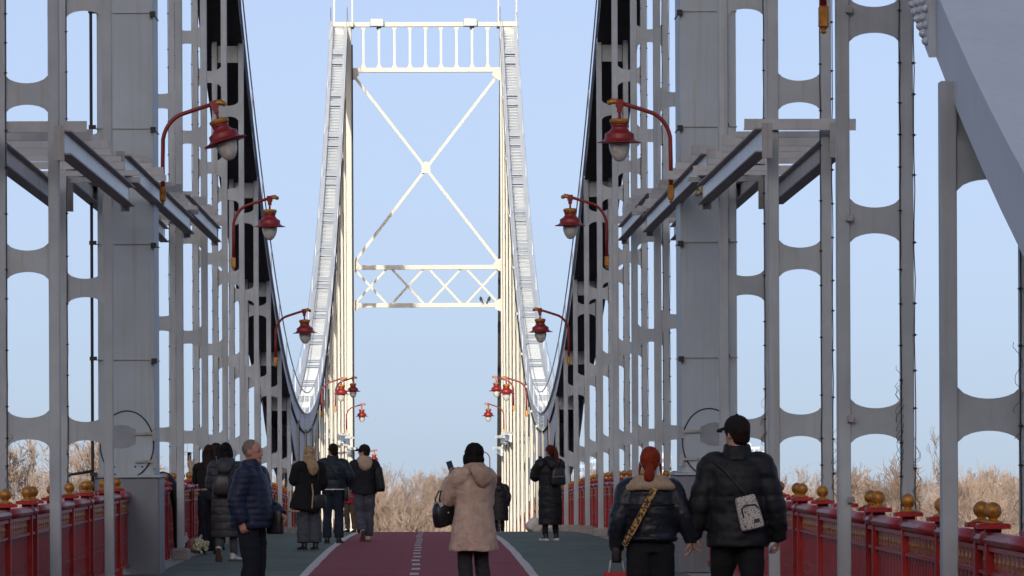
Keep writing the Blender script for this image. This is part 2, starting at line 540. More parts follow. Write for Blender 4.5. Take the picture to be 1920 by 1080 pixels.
# ------------------------------------------------------------------ pylons
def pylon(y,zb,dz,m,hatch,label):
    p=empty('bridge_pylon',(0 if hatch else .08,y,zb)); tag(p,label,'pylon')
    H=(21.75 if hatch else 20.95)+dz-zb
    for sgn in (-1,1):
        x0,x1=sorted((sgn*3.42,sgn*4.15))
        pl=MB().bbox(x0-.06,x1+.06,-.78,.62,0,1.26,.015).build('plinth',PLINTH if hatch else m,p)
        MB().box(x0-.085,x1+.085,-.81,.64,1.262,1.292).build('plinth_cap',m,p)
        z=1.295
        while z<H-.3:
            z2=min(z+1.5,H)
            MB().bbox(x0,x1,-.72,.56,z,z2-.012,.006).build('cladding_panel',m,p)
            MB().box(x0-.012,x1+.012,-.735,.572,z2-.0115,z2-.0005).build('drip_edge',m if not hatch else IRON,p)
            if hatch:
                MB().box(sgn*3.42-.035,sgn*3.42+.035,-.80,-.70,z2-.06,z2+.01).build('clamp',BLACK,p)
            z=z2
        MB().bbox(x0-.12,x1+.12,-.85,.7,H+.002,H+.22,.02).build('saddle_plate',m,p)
        for xx in (x0-.05,x1+.05):
            MB().beam((xx,-.6,H+.22),(xx,-.6,H+1.5),.05,.05).build('rail_post',m,p)
            MB().beam((xx,.5,H+.22),(xx,.5,H+1.5),.05,.05).build('rail_post',m,p)
    zz=lambda w: w+dz-zb
    a=3.42
    def bar(nm,p0,p1,w,h): return MB().beam(p0,p1,w,h).build(nm,m,p)
    for w in (21.1,19.0,9.9,8.15):
        wch=MB(); z=zz(w)
        wch.box(-a,a,-.16,-.13,z-.1,z+.1); wch.box(-a,a,-.129,.129,z-.012,z+.012); wch.box(-a,a,.13,.16,z-.1,z+.1)
        wch.build('cross_beam',m,p)
    for i in range(9):
        x=-2.86+i*.715
        v=MB(); zA,zB=zz(19.1),zz(21.0)
        v.beam((x,0,zA),(x,0,zB),.1,.1,(1,0,0))
        for (zc,s_) in ((zA,1),(zB,-1)):
            v.prism([(x-.13,zc),(x+.13,zc),(x+.055,zc+s_*.17),(x-.055,zc+s_*.17)] if s_>0 else [(x-.055,zc-.17),(x+.055,zc-.17),(x+.13,zc),(x-.13,zc)],-.06,-.052)
        v.build('baluster_bar',m,p)
    bar('diagonal',(-3.4,-.06,zz(18.85)),(3.4,-.06,zz(10.05)),.09,.13)
    bar('diagonal',(3.4,.06,zz(18.85)),(-3.4,.06,zz(10.05)),.09,.13)
    MB().prism([(-.2,zz(14.45)-.2),(.2,zz(14.45)-.2),(.2,zz(14.45)+.16),(.06,zz(14.45)+.32),(-.06,zz(14.45)+.32),(-.2,zz(14.45)+.16)],-.13,-.115).build('gusset',m,p)
    for sx in (-1,1):
        for w,d in ((18.8,-1),(10.0,1),(8.15,1)):
            z=zz(w); MB().prism([(sx*3.42,z-.3),(sx*3.42,z+.3),(sx*3.2,z+.2),(sx*3.05,z),(sx*3.2,z-.2)][::(1 if sx<0 else -1)],-.185,-.168).build('gusset',m,p)
    for i in range(4):
        xa=-3.3+i*1.72; xb=xa+1.43
        bar('brace',(xa,-.05,zz(9.8)),(xb,-.05,zz(8.25)),.08,.1)
        bar('brace',(xb,.05,zz(9.8)),(xa,.05,zz(8.25)),.08,.1)
    if hatch:
        for sgn in (-1,1):
            cx=sgn*3.80-.02*sgn; zc=1.69
            pts=[(cx+.34*math.cos(a_),zc+.43*math.sin(a_)) for a_ in [2*math.pi*i/40 for i in range(40)]]
            ht=MB().prism(pts,-.735,-.7).build('hatch',m,p)
            rim=MB().tube([(cx+.345*math.cos(a_),-.735,zc+.435*math.sin(a_)) for a_ in [2*math.pi*i/48 for i in range(49)]],.009,5)
            rim.build('rim',BLACK,ht)
            MB().prism([(cx+sgn*.08+.2*math.copysign(abs(math.cos(a_))**.5,math.cos(a_)),zc+.1+.14*math.copysign(abs(math.sin(a_))**.5,math.sin(a_))+.015*math.sin(5*a_)) for a_ in [2*math.pi*i/24 for i in range(24)]],-.7385,-.736).build('paint_patch',mat('patch_paint',(.25,.28,.31),.5),ht)
            ix=cx-sgn*.33
            for zh in (1.83,1.47):
                hg=MB(); hg.beam((ix-sgn*.05,-.755,zh),(ix+sgn*.22,-.755,zh),.02,.035); hg.box(ix-.03-sgn*.03,ix+.03-sgn*.03,-.77,-.735,zh-.09,zh+.06)
                hg.build('hinge',IRON,ht)
            for q3 in range(7):
                MB().lathe([(.012,0),(.009,.012)],6).build('bolt',BLACK,p,(cx+random.uniform(-.2,.25),-.74,random.choice((4.98,5.08,1.1,1.4))),(math.pi/2,0,0))
    return p
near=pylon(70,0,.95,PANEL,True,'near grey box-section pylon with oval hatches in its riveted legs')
farp=pylon(FAR,deckz(FAR),0,STEEL_SUN,False,'tall sunlit cream pylon with crossed braces at the far end of the span')
# dark cable clipped to the outer side of each leg of the near pylon
for sgn in (-1,1):
    c=MB(); x=-4.22 if sgn<0 else 4.02
    c.tube([(x,69.2,.9+i*.5) for i in range(42)],.02,6)
    if sgn<0:
        c.tube([(x,69.2,1.35),(x-.1,69.15,1.33),(x-.3,69.1,1.3),(x-.42,69.1,1.1),(x-.42,69.1,.95)],.02,6)
    for i in range(7): c.box(x-.03,x+.06 if sgn<0 else x+.03,69.15,69.26,1.28+i*1.5,1.33+i*1.5)
    o=c.build('power_cable',BLACK)
    tag(o,'thick black cable up the grey pylon leg, '+SIDE[sgn],'cable','cables on the near pylon')
c=MB(); c.tube([(-3.29,FAR-.9,deckz(FAR)+1+i*.8) for i in range(29)],.035,6)
tag(c.build('power_cable',BLACK),'dark conduit running up the inner edge of the sunlit cream pylon','cable')

# floodlights on the top beam of the far pylon
for x in (-2.15,2.15):
    f=empty('floodlight',(x,FAR-.25,21.2)); tag(f,'grey floodlight on the cream pylon top beam, '+SIDE[1 if x>0 else -1],'floodlight','floodlights on the far pylon')
    MB().bbox(-.32,.32,-.2,.08,-.2,.16,.03).build('housing',STEEL,f)
    MB().box(-.26,.26,-.215,-.201,-.14,.1).build('lens',mat('lamp_lens',(.75,.72,.6),.2),f)
    MB().box(-.03,.03,-.05,.2,-.3,-.2).build('bracket',BLACK,f)
# two pigeons on the lower truss beam
for i,(x,yw) in enumerate(((2.60,.3),(2.95,-.4))):
    b=empty('pigeon',(x,FAR-.05,8.27),yw); tag(b,'dark pigeon on the cream pylon truss, '+('farther from' if i==0 else 'closer to')+' the pylon leg','pigeon','pigeons on the pylon')
    PG=mat('pigeon_feathers',(.06,.06,.07),.7)
    g=MB(); g.tube([(0,-.16,.05),(0,-.08,.09),(0,0,.13),(0,.06,.18),(0,.085,.235),(0,.1,.26),(0,.115,.275)],[.015,.05,.075,.07,.045,.035,.012],10)
    g.tube([(0,.12,.262),(0,.15,.252)],[.012,.003],6); g.build('body',PG,b)
    g=MB(); g.tube([(0,-.12,.06),(0,-.22,.0),(0,-.29,-.05)],[(.04,.015),(.035,.01),(.03,.006)],6,ref=(1,0,0)); g.build('tail',PG,b)
    for s_ in (-1,1):
        MB().tube([(s_*.03,.0,-.02),(s_*.03,.0,.09)],.008,5).build('leg',mat('pigeon_leg',(.3,.08,.06),.7),b)

# ------------------------------------------------------------------ service gallery frames on both sides
def ibeam(a,b,h=.24,w=.14,t=.016):
    m=MB(); a=Vector(a); b=Vector(b)
    m.beam(a+Vector((0,0,h/2-t/2)),b+Vector((0,0,h/2-t/2)),w,t)
    m.beam(a-Vector((0,0,h/2-t/2)),b-Vector((0,0,h/2-t/2)),w,t)
    return m,MB().beam(a,b,t*.8,h-2*t-.001)
def gallery(y0,y1,zt,sgn,label,group,m):
    g=empty('service_gallery',(0,y0,zt)); tag(g,label,'gallery frame',group)
    L=y1-y0
    for X,dx in ((3.40,0),(4.16,.12)):
        fl,wb=ibeam((sgn*X,0,-.12),(sgn*(X+dx),L,-.12))
        wo=wb.build('longitudinal_beam',GALVW,g); fl.build('flange',m,wo)
    rr=random.Random(int(y0*3+sgn))
    y=.45
    while y<L-.1:
        sk=rr.choice((0,.0,.06,-.07,.12)); hh=rr.choice((.06,.11,.08))
        x0,x1=sgn*(3.2+rr.uniform(-.05,.06)),sgn*(4.34+rr.uniform(-.04,.05))
        p=MB(); p.beam((x0,y,hh/2+.003),(x1,y+sk*4,hh/2+.003+sk*.3),.012,hh); p.beam((x0,y+.035,.010),(x1,y+sk*4+.035,.010+sk*.3),.06,.012)
        p.build('cross_bar',GALV,g); y+=rr.uniform(1.0,1.7)
    for yy in (-.02,L-.1):
        for X in (3.44,4.1):
            MB().box(*sorted((sgn*(X-.05),sgn*(X+.05))),yy-.06,yy-.01,-.30,.04).build('bracket',m,g)
    return g
for sgn in (-1,1):
    for i,(y0,y1,zt) in enumerate(((51.9,63.2,4.74),(62.2,79.4,5.06),(77.6,89.6,5.33))):
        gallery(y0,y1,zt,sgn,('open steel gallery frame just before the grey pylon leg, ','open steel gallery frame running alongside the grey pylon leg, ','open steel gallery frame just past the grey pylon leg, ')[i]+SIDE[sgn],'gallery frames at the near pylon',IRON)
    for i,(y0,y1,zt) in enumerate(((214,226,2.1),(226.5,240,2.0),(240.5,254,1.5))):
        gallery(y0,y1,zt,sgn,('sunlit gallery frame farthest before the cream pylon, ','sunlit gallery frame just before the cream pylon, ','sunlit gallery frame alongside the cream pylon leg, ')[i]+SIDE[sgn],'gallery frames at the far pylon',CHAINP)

# gold emblem on the right leg of the near pylon
e=empty('gold_emblem',(3.76,69.27,5.02)); tag(e,'small gilded openwork emblem on the grey pylon leg','emblem')
EG=mat('emblem_gold',(.52,.40,.18),.4,.5,.15,9)
b=MB(); b.tube([(.10*math.cos(t),-.02,.10*math.sin(t)) for t in [2*math.pi*i/20 for i in range(21)]],.024,6); b.build('ring',EG,e)
for i in range(10):
    t=2*math.pi*i/10
    b=MB(); b.tube([(.11*math.cos(t),-.02,.11*math.sin(t)),(.15*math.cos(t+.2),-.03,.15*math.sin(t+.2)),(.19*math.cos(t),-.015,.19*math.sin(t))],[.022,.02,.006],6); b.build('flame',EG,e)
b=MB().ell((0,-.02,.02),(.05,.03,.05),10,6); b.build('boss',EG,e)

# ------------------------------------------------------------------ railings
post_m=MB()
post_m.box(-.075,.075,-.075,.075,0,.14); post_m.box(-.05,.05,-.05,.05,.14,1.10); post_m.box(-.06,.06,-.06,.06,.15,.2)
post_m.box(-.06,.06,-.06,.06,1.02,1.06); post_m.bbox(-.105,.105,-.105,.105,1.10,1.135,.008)
POST=post_m.mesh('post',RED)
BALL=MB().lathe([(.07,1.136),(.062,1.148),(.036,1.154),(.03,1.162)]+[(.057*math.cos(t),1.216+.057*math.sin(t)) for t in [-1.05+i*.2567 for i in range(10)]]+[(.006,1.2735)],16).mesh('ball',GOLD)
def railmeshes(L):
    tr=MB(); tr.tube([(0,-L/2,1.03),(0,L/2,1.03)],[(.062,.05),(.062,.05)],10,ref=(1,0,0)); tr.box(-.035,.035,-L/2,L/2,.955,.985)
    br=MB(); br.box(-.03,.03,-L/2,L/2,.10,.14); br.box(-.03,.03,-L/2,L/2,.80,.825)
    bars=MB(); n=int(L/.25)
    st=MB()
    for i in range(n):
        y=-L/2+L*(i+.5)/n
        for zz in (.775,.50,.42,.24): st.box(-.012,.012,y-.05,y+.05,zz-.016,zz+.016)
    n=int(L/.125)
    for i in range(n):
        y=-L/2+L*(i+.5)/n
        bars.box(-.008,.008,y-.02,y+.02,.14,.80)
    back=MB(); back.box(-.004,.004,-L/2,L/2,.141,.795); back.box(-.001,.001,-L/2,L/2,.826,.954)
    ba=MB(); n=max(2,int(L/.25))
    for i in range(n):
        y=-L/2+L*(i+.5)/n
        q2=MB().lathe([(.016,.832),(.04,.84),(.02,.855),(.045,.878),(.052,.892),(.03,.912),(.02,.922),(.042,.938),(.02,.953)],8)
        ba.add([(v[0]*.27,v[1]+y,v[2]) for v in q2.v],q2.f,True)
    return (tr.mesh('top_rail',RED),br.mesh('bottom_rail',RED),bars.mesh('bar_screen',RED),ba.mesh('baluster_row',GOLD),back.mesh('back_sheet',RED),st.mesh('stud_rows',mat('stud_highlight_pink',(.30,.10,.09),.5)))  # pale pink studs: sky highlights on the red paint, put into their colour
PL=2.7
RM=railmeshes(PL-.1)
RS=railmeshes(.60)
def railing(y0,sgn,LB):
    ym=y0+STEP/2
    r=empty('railing_section',(sgn*3.78,ym,(deckz(y0)+deckz(y0+STEP))/2),0,math.atan((deckz(y0+STEP)-deckz(y0))/STEP))
    tag(r,'red railing section with gold balls, '+LB+', '+SIDE[sgn],'railing','railing sections along both edges of the bridge')
    for i in range(4):
        po=put('post',POST,r,(0,-4.05+i*PL,0)); put('ball',BALL,po)
    for i in range(3):
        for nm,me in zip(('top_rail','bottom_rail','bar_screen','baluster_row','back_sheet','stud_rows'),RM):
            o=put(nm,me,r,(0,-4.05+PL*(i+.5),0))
            if nm in('bar_screen','baluster_row','stud_rows'): o['kind']='stuff'
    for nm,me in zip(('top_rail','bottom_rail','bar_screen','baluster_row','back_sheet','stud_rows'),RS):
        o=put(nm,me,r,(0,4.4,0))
        if nm in('bar_screen','baluster_row','stud_rows'): o['kind']='stuff'
    return r
for k in range(-6,21):
    for sgn in (-1,1):
        railing(hy(k),sgn,ORD[-k-1]+' before the grey pylon' if k<0 else ORD[k]+' past the grey pylon' if k<10 else ORD[19-k]+' before the cream pylon' if k<20 else 'just past the cream pylon')
# ------------------------------------------------------------------ lamps
def lamp_proto():
    r=empty('street_lamp')
    MB().bbox(-.04,.04,-.05,.05,-.09,.08,.012).build('bracket',GOLD,r)
    b=MB().lathe([(.008,-.15),(.03,-.135),(.014,-.12),(.035,-.1),(.035,-.09)],10); b.build('drop_finial',GOLD,r)
    pts=[(0,0,.08),(0,0,.4),(-.005,0,.62)]
    for i in range(1,9):
        t=i/8; a=t*R(78); pts.append((-.36+.36*math.cos(a)-.0,0,.62+.42*math.sin(a)))
    pts+=[(-.48,0,1.095),(-.66,0,1.15)]
    MB().tube(pts,.027,10).build('arm',LAMPRED,r)
    b=MB(); b.tube([(-.655,0,1.15),(-.71,0,1.165),(-.76,0,1.16),(-.79,0,1.15)],[.03,.04,.03,.036],8)
    b.ell((-.795,0,1.15),(.032,.028,.036),8,6); b.ell((-.75,0,1.19),(.03,.02,.02),8,6); b.build('gold_finial',GOLD,r)
    hd=empty('lamp_head'); hd.parent=r; hd.location=(-.66,0,1.15)
    b=MB(); b.box(-.05,.05,-.035,.035,-.10,.04); b.box(-.035,.035,-.03,.03,-.19,-.1); b.lathe([(.018,-.31),(.018,-.19)],8); b.build('swivel',LAMPRED,hd)
    sh=MB().lathe([(.10,-.385),(.115,-.395),(.105,-.42),(.10,-.445),(.125,-.485),(.16,-.515),(.185,-.53),(.19,-.545),(.19,-.60),(.196,-.61),(.215,-.63),(.25,-.648),(.285,-.66),(.283,-.668),(.2,-.662),(.14,-.662),(.02,-.655)],28).build('shade',LAMPRED,hd)
    MB().lathe([(.02,-.30),(.09,-.305),(.118,-.318),(.128,-.33),(.128,-.352),(.122,-.36),(.126,-.37),(.11,-.3845)],24).build('cap',GOLD,hd)
    MB().lathe([(.13,-.669),(.135,-.69),(.135,-.73),(.125,-.79),(.105,-.85),(.075,-.905),(.045,-.935),(.012,-.945)],20).build('globe',GLASS,hd)
    for o in hd.children:
        for v in o.data.vertices:
            if v.co.z<-.295: v.co.z=-.20+(v.co.z+.30)*.87
            elif v.co.z<0: v.co.z*=.66
    return r
proto=lamp_proto(); first=True
def lamp(y,z,sgn,label,tilt=0,X=3.37):
    global first
    o=proto if first else copy_tree(proto); first=False
    o.location=(sgn*X,y-.12,z)
    o.rotation_euler=(0,0,0 if sgn>0 else math.pi)
    for c in o.children:
        if c.name.startswith('lamp_head'):
            c.rotation_euler=(R(3)*random.uniform(-1,1),tilt if tilt else R(2)*random.uniform(-1,1),0)
    tag(o,label,'lamp','red bridge lamps')
    return o
LD=[(-3,5.15,'gold lamp bracket and red arm on a tall hanger before the grey pylon'),(0,4.93,None),(3,4.99,'red bell lamp on the third hanger past the grey pylon'),
    (6,3.63,'red bell lamp on the sixth hanger past the grey pylon'),(12,2.74,'sunlit red lamp on the eighth hanger before the cream pylon'),
    (15,3.10,'sunlit red lamp on the fifth hanger before the cream pylon'),(18,2.30,'sunlit red lamp on the second hanger before the cream pylon')]
for k,z,lb in LD:
    for sgn in (-1,1):
        if k==-3 and sgn<0: continue
        if k==0:
            lamp(69.0,z,sgn,X=3.28,label='red bell lamp swung askew on the hatched pylon leg' if sgn<0 else 'red bell lamp hanging straight on the hatched pylon leg with the gold emblem',tilt=R(17) if sgn<0 else 0)
        else: lamp(hy(k),z,sgn,lb if k<0 else lb+', '+SIDE[sgn])
for sgn in (-1,1):
    o=lamp(281,.30,sgn,'distant red lamp on its own pole beyond the cream pylon, '+SIDE[sgn])
    MB().tube([(0,0,deckz(281)-.3),(0,0,-.08)],.05,8).build('pole',LAMPRED,o)
# ------------------------------------------------------------------ bare winter trees on the far bank
TWIG=mat('pale_twigs',(.32,.25,.20),.9,0,.15,.4,col2=(.17,.125,.10))
TWIG2=mat('pinkish_twigs',(.33,.25,.20),.9,0,.15,.4,col2=(.18,.13,.10))
BARK=mat('grey_brown_bark',(.27,.205,.155),.95,0,.2,3)
def tree_mesh(seed,H,dense):
    rr=random.Random(seed); seg=[[],[]]
    def grow(p,d,L,r,lev):
        nseg=3 if lev<3 else 2
        q=p.copy(); dd=d.copy(); rad=r
        pts=[(q.copy(),rad)]
        for i in range(nseg):
            dd=(dd+Vector((rr.uniform(-1,1),rr.uniform(-1,1),rr.uniform(-.5,.8)))*(.16 if lev<2 else .22)).normalized()
            q=q+dd*(L/nseg); rad=r*(1-.62*(i+1)/nseg)
            pts.append((q.copy(),rad))
        seg[0 if lev<2 else 1].append(pts)
        if lev>=5 or L<.22: return
        nb={0:7,1:6,2:dense,3:dense,4:4}[lev]
        for i in range(nb):
            t=rr.uniform(.28 if lev else .22,1.0)
            j=min(nseg-1,int(t*nseg)); f=t*nseg-j
            a,ra=pts[j]; b,rb=pts[j+1]
            bp=a.lerp(b,f); br=(ra+(rb-ra)*f)
            ax=(b-a).normalized()
            side=ax.orthogonal().normalized(); side.rotate(Matrix.Rotation(rr.uniform(0,6.283),3,ax))
            ang=rr.uniform(.35,.95) if lev else rr.uniform(.3,.8)
            nd=(ax*math.cos(ang)+side*math.sin(ang)+Vector((0,0,.22))).normalized()
            grow(bp,nd,L*rr.uniform(.38,.66)*(1.15 if lev==0 else 1),max(.006,br*.55),lev+1)
    grow(Vector((0,0,0)),Vector((rr.uniform(-.08,.08),rr.uniform(-.08,.08),1)).normalized(),H*.62,H*.016,0)
    out=[]
    for li,sg in enumerate(seg):
        vs=[];fs=[]; n=5 if li==0 else 3
        for pts in sg:
            base=len(vs); m=len(pts)
            for i,(p,r) in enumerate(pts):
                t=(pts[min(i+1,m-1)][0]-pts[max(i-1,0)][0]).normalized()
                a=t.orthogonal().normalized(); b=t.cross(a)
                r=max(r,.016 if li else .035)
                for k in range(n):
                    c=6.2832*k/n; vs.append(p+a*(r*math.cos(c))+b*(r*math.sin(c)))
            for i in range(m-1):
                for k in range(n):
                    l=(k+1)%n; fs.append((base+i*n+k,base+i*n+l,base+(i+1)*n+l,base+(i+1)*n+k))
        out.append((vs,fs))
    return out
TREES=[]
for i in range(6):
    o=tree_mesh(100+i,13+i%3,6 if i%2 else 7)
    tm=MB(); tm.add(*o[0]); cm=MB(); cm.add(*o[1])
    TREES.append((tm.mesh('trunk',BARK),cm.mesh('crown',TWIG if i%2 else TWIG2)))
rr=random.Random(5)
THGT=[max(v.co.z for v in c.vertices) for t_,c in TREES]
def tree(i,x,y,toppx,rz,label,group=None):
    # height chosen so that the crown ends where the wood's skyline stands at that distance
    sc=(px_z(toppx,F_PX/y)-groundz(y))/THGT[i]
    t=empty('bare_tree',(x,y,groundz(y)-.1),rz); w_=rr.uniform(.6,.9) if toppx>820 else .95; t.scale=(sc*w_,sc*w_,sc)
    put('trunk',TREES[i][0],t); put('crown',TREES[i][1],t)
    tag(t,label,'tree',group or 'bare trees on the far bank')

for row,(yy,dx,t0,t1) in enumerate(((430,8,900,955),(500,7,878,935),(580,6,862,915),(660,5.5,858,905),(760,5,858,895),(880,5,866,890))):
    s_=F_PX/yy; x=(-60-803)/s_
    while x<(2000-803)/s_:
        y=yy+rr.uniform(-25,25)
        tree(rr.randrange(6),x+rr.uniform(-2,2),y,rr.uniform(t0,t1)+(4 if -12<x<8 else 0),rr.uniform(0,6.28),
             'bare tan winter tree in the wood on the far bank')
        x+=dx*rr.uniform(.7,1.3)
# taller ones that stand out
tree(5,px_x(150,26),385,745,.4,'tall spreading bare tree behind the railing by the hatched pylon leg')
tree(1,px_x(70,27),370,790,2.4,'bare tree with drooping boughs below the tallest crown behind the railing')
tree(0,px_x(1652,23),430,800,2.0,'tall bare tree with upright twigs rising above the wood behind the couple')
tree(4,px_x(1505,23),435,868,1.0,'rounded bare tree just behind the capped man')
tree(2,px_x(1830,25),400,870,3.0,'broad bare tree above the near red railing with paired gold balls')
# low brushwood filling the foot of the wood
vs=[];fs=[]
for i in range(3800):
    yy=rr.uniform(380,720); s_=F_PX/yy; x=rr.uniform(-60-803,2000-803)/s_
    h=rr.uniform(1.5,4.5); p=Vector((x,yy,groundz(yy)-.1)); d=Vector((rr.uniform(-.35,.35),rr.uniform(-.3,.3),1)).normalized()
    b=len(vs); r=rr.uniform(.012,.03)
    m_=p+d*h*.5+Vector((rr.uniform(-.3,.3),0,0)); e_=p+d*h+Vector((rr.uniform(-.6,.6),0,0))
    for q_,rad in ((p,r),(m_,r*.8),(e_,r*.3)):
        vs+=[q_+Vector((rad,0,0)),q_+Vector((-rad*.5,rad*.87,0)),q_+Vector((-rad*.5,-rad*.87,0))]
    for l in range(2):
        for k in range(3):
            j=(k+1)%3; fs.append((b+3*l+k,b+3*l+j,b+3*l+3+j,b+3*l+3+k))
mb=MB(); mb.add(vs,fs); tag(mb.build('brushwood',TWIG2),'pale dry brushwood filling the foot of the bare wood','brushwood',kind='stuff')

# ------------------------------------------------------------------ distant blocks
BW=mat('pale_block_wall',(.55,.56,.57),.8); BG=mat('block_glass',(.10,.16,.26),.2); BB=mat('blue_block_wall',(.30,.40,.55),.7)
def block(x,y,w,d,ztop,label,wall,floors,bays):
    b=empty('apartment_block',(x,y,groundz(y)-1)); tag(b,label,'building','distant apartment blocks'); H=ztop-groundz(y)+1
    MB().box(-w/2,w/2,0,d,0,H).build('wall',wall,b)
    MB().box(-w/2-.3,w/2+.3,-.3,d+.3,H+.01,H+.8).build('roof',BW,b)
    MB().box(-w*.2,w*.1,d*.3,d*.6,H+.81,H+3).build('roof_hut',wall,b)
    fh=H/floors
    for f in range(floors):
        z=H-fh*(f+1)
        if z<H-40: break
        for i in range(bays):
            bw=w/bays; x0=-w/2+bw*i+bw*.12
            MB().box(x0,x0+bw*.76,-.12,-.02,z+fh*.3,z+fh*.82).build('window',BG,b)
BY=3600.0; bs=F_PX/BY
for (px,wpx,py,fl,wall,lb) in ((1085,22,862,9,BB,'distant blue glass block beside the coat wearer, seen between hangers'),(1108,20,852,10,BB,'taller distant blue block seen between the hangers over the red railing'),
        (1238,26,858,9,BW,'distant pale block just behind the red haired woman'),(1412,38,842,11,BW,'distant white block glimpsed beside the capped man'),(1442,24,856,9,BW,'lower distant white block beside the capped man'),(1862,34,908,3,BW,'low distant white block above the wood behind the near railing')):
    block(px_x(px,bs),BY+random.uniform(-80,80),wpx/bs,10,px_z(py,bs),lb,wall,fl,4)
# ------------------------------------------------------------------ people
PENDING=[]
def organic(name,mb,material,parent,voxel=.012,dec=None,smooth=3,disp=None):
    m=bpy.data.meshes.new(name); m.from_pydata(mb.v,[],mb.f); m.update()
    o=put(name,m,parent)
    r=o.modifiers.new('r','REMESH'); r.mode='VOXEL'; r.voxel_size=voxel; r.use_smooth_shade=True
    s=o.modifiers.new('s','SMOOTH'); s.iterations=smooth; s.factor=.5
    if dec: d=o.modifiers.new('d','DECIMATE'); d.ratio=dec
    PENDING.append((o,material,disp))
    return o
def finish_organic():
    dg=bpy.context.evaluated_depsgraph_get()
    done=[]
    for o,mt,disp in PENDING:
        done.append(bpy.data.meshes.new_from_object(o.evaluated_get(dg)))
    for (o,mt,disp),me in zip(PENDING,done):
        o.modifiers.clear()
        if disp:
            n=len(me.vertices); co=np.empty(n*3); no=np.empty(n*3)
            me.vertices.foreach_get('co',co)
            nn=[v.normal.copy() for v in me.vertices]
            co=co.reshape(-1,3)
            for i in range(n):
                a=disp(co[i],nn[i]); co[i]+=np.array(nn[i])*a
            me.vertices.foreach_set('co',co.ravel())
        me.name=o.name
        me.materials.clear(); me.materials.append(mt)
        me.polygons.foreach_set('use_smooth',[True]*len(me.polygons))
        me.update(); o.data=me
def resample(pts,rad,m=5):
    P_=[Vector(p) for p in pts]; out=[];ro=[]
    Rr=[r if hasattr(r,'__len__') else (r,r) for r in rad]
    n=len(P_)
    for i in range(n-1):
        p0=P_[max(i-1,0)];p1=P_[i];p2=P_[i+1];p3=P_[min(i+2,n-1)]
        for k in range(m):
            t=k/m
            out.append(.5*((2*p1)+(p2-p0)*t+(2*p0-5*p1+4*p2-p3)*t*t+(3*p1-p0-3*p2+p3)*t**3))
            e=t*t*(3-2*t)
            ro.append((Rr[i][0]+(Rr[i+1][0]-Rr[i][0])*e,Rr[i][1]+(Rr[i+1][1]-Rr[i][1])*e))
    out.append(P_[-1]); ro.append(Rr[-1])
    return out,ro
def limb(mb,pts,rad,n=14,ref=None):
    p,r=resample(pts,rad); mb.tube(p,r,n,ref=ref)
def hand(mb,w,d,nrm,ths,curl=.5,sc=1.0):
    d=Vector(d).normalized(); nrm=Vector(nrm); nrm=(nrm-d*nrm.dot(d)).normalized(); lat=d.cross(nrm); w=Vector(w)
    mb.tube([w-d*.03,w+d*.02*sc,w+d*.06*sc,w+d*.092*sc],[(.024*sc,.018*sc),(.032*sc,.017*sc),(.040*sc,.016*sc),(.038*sc,.012*sc)],10,ref=lat)
    for i,(off,L) in enumerate(((.030,.072),(.010,.080),(-.010,.075),(-.029,.060))):
        p=w+d*.086*sc+lat*(off*ths*sc); a=curl*.35; q_=[p-d*.02*sc,p.copy()]
        for k,f in enumerate((.42,.32,.26)):
            a+=curl*(.55 if k else .3)
            p=p+(d*math.cos(a)+nrm*math.sin(a))*(L*f*sc); q_.append(p.copy())
        mb.tube(q_,[.0095*sc,.0095*sc,.009*sc,.0085*sc,.007*sc],8)
    p=w+d*.025*sc+lat*(.030*ths*sc); t=(d*.75+lat*(.75*ths)+nrm*(.25+.5*curl)).normalized(); t2=(d+nrm*(.3+.6*curl)+lat*(.15*ths)).normalized()
    mb.tube([p-t*.015*sc,p+t*.03*sc,p+t*.03*sc+t2*.028*sc,p+t*.03*sc+t2*.05*sc],[.012*sc,.011*sc,.0095*sc,.007*sc],8)
def tabf(tab,z):
    if z<=tab[0][0]: return tab[0][1]
    for (a,va),(b,vb) in zip(tab,tab[1:]):
        if z<=b: return va+(vb-va)*(z-a)/(b-a)
    return tab[-1][1]
RXT=[(.3,.185),(.8,.185),(.95,.178),(1.08,.17),(1.25,.188),(1.36,.185),(1.42,.14),(1.46,.09),(1.49,.075)]
RYT=[(.3,.15),(.8,.14),(.95,.13),(1.1,.12),(1.25,.13),(1.36,.11),(1.42,.095),(1.46,.08),(1.49,.075)]
def fab(nm,c,r=.85,b=.25,var=.15,sc=9.0,spec=.3,bs=140): return mat(nm,c,r,0,var,sc,b,bs,spec=spec)
SKIN=mat('skin',(.47,.27,.20),.5,0,.06,18); SKIN_R=mat('ruddy_skin',(.46,.22,.16),.5,0,.08,18)
EYE_M=mat('eye_dark',(.03,.02,.02),.2); LIP=mat('lip',(.36,.12,.10),.5)
class Person: pass
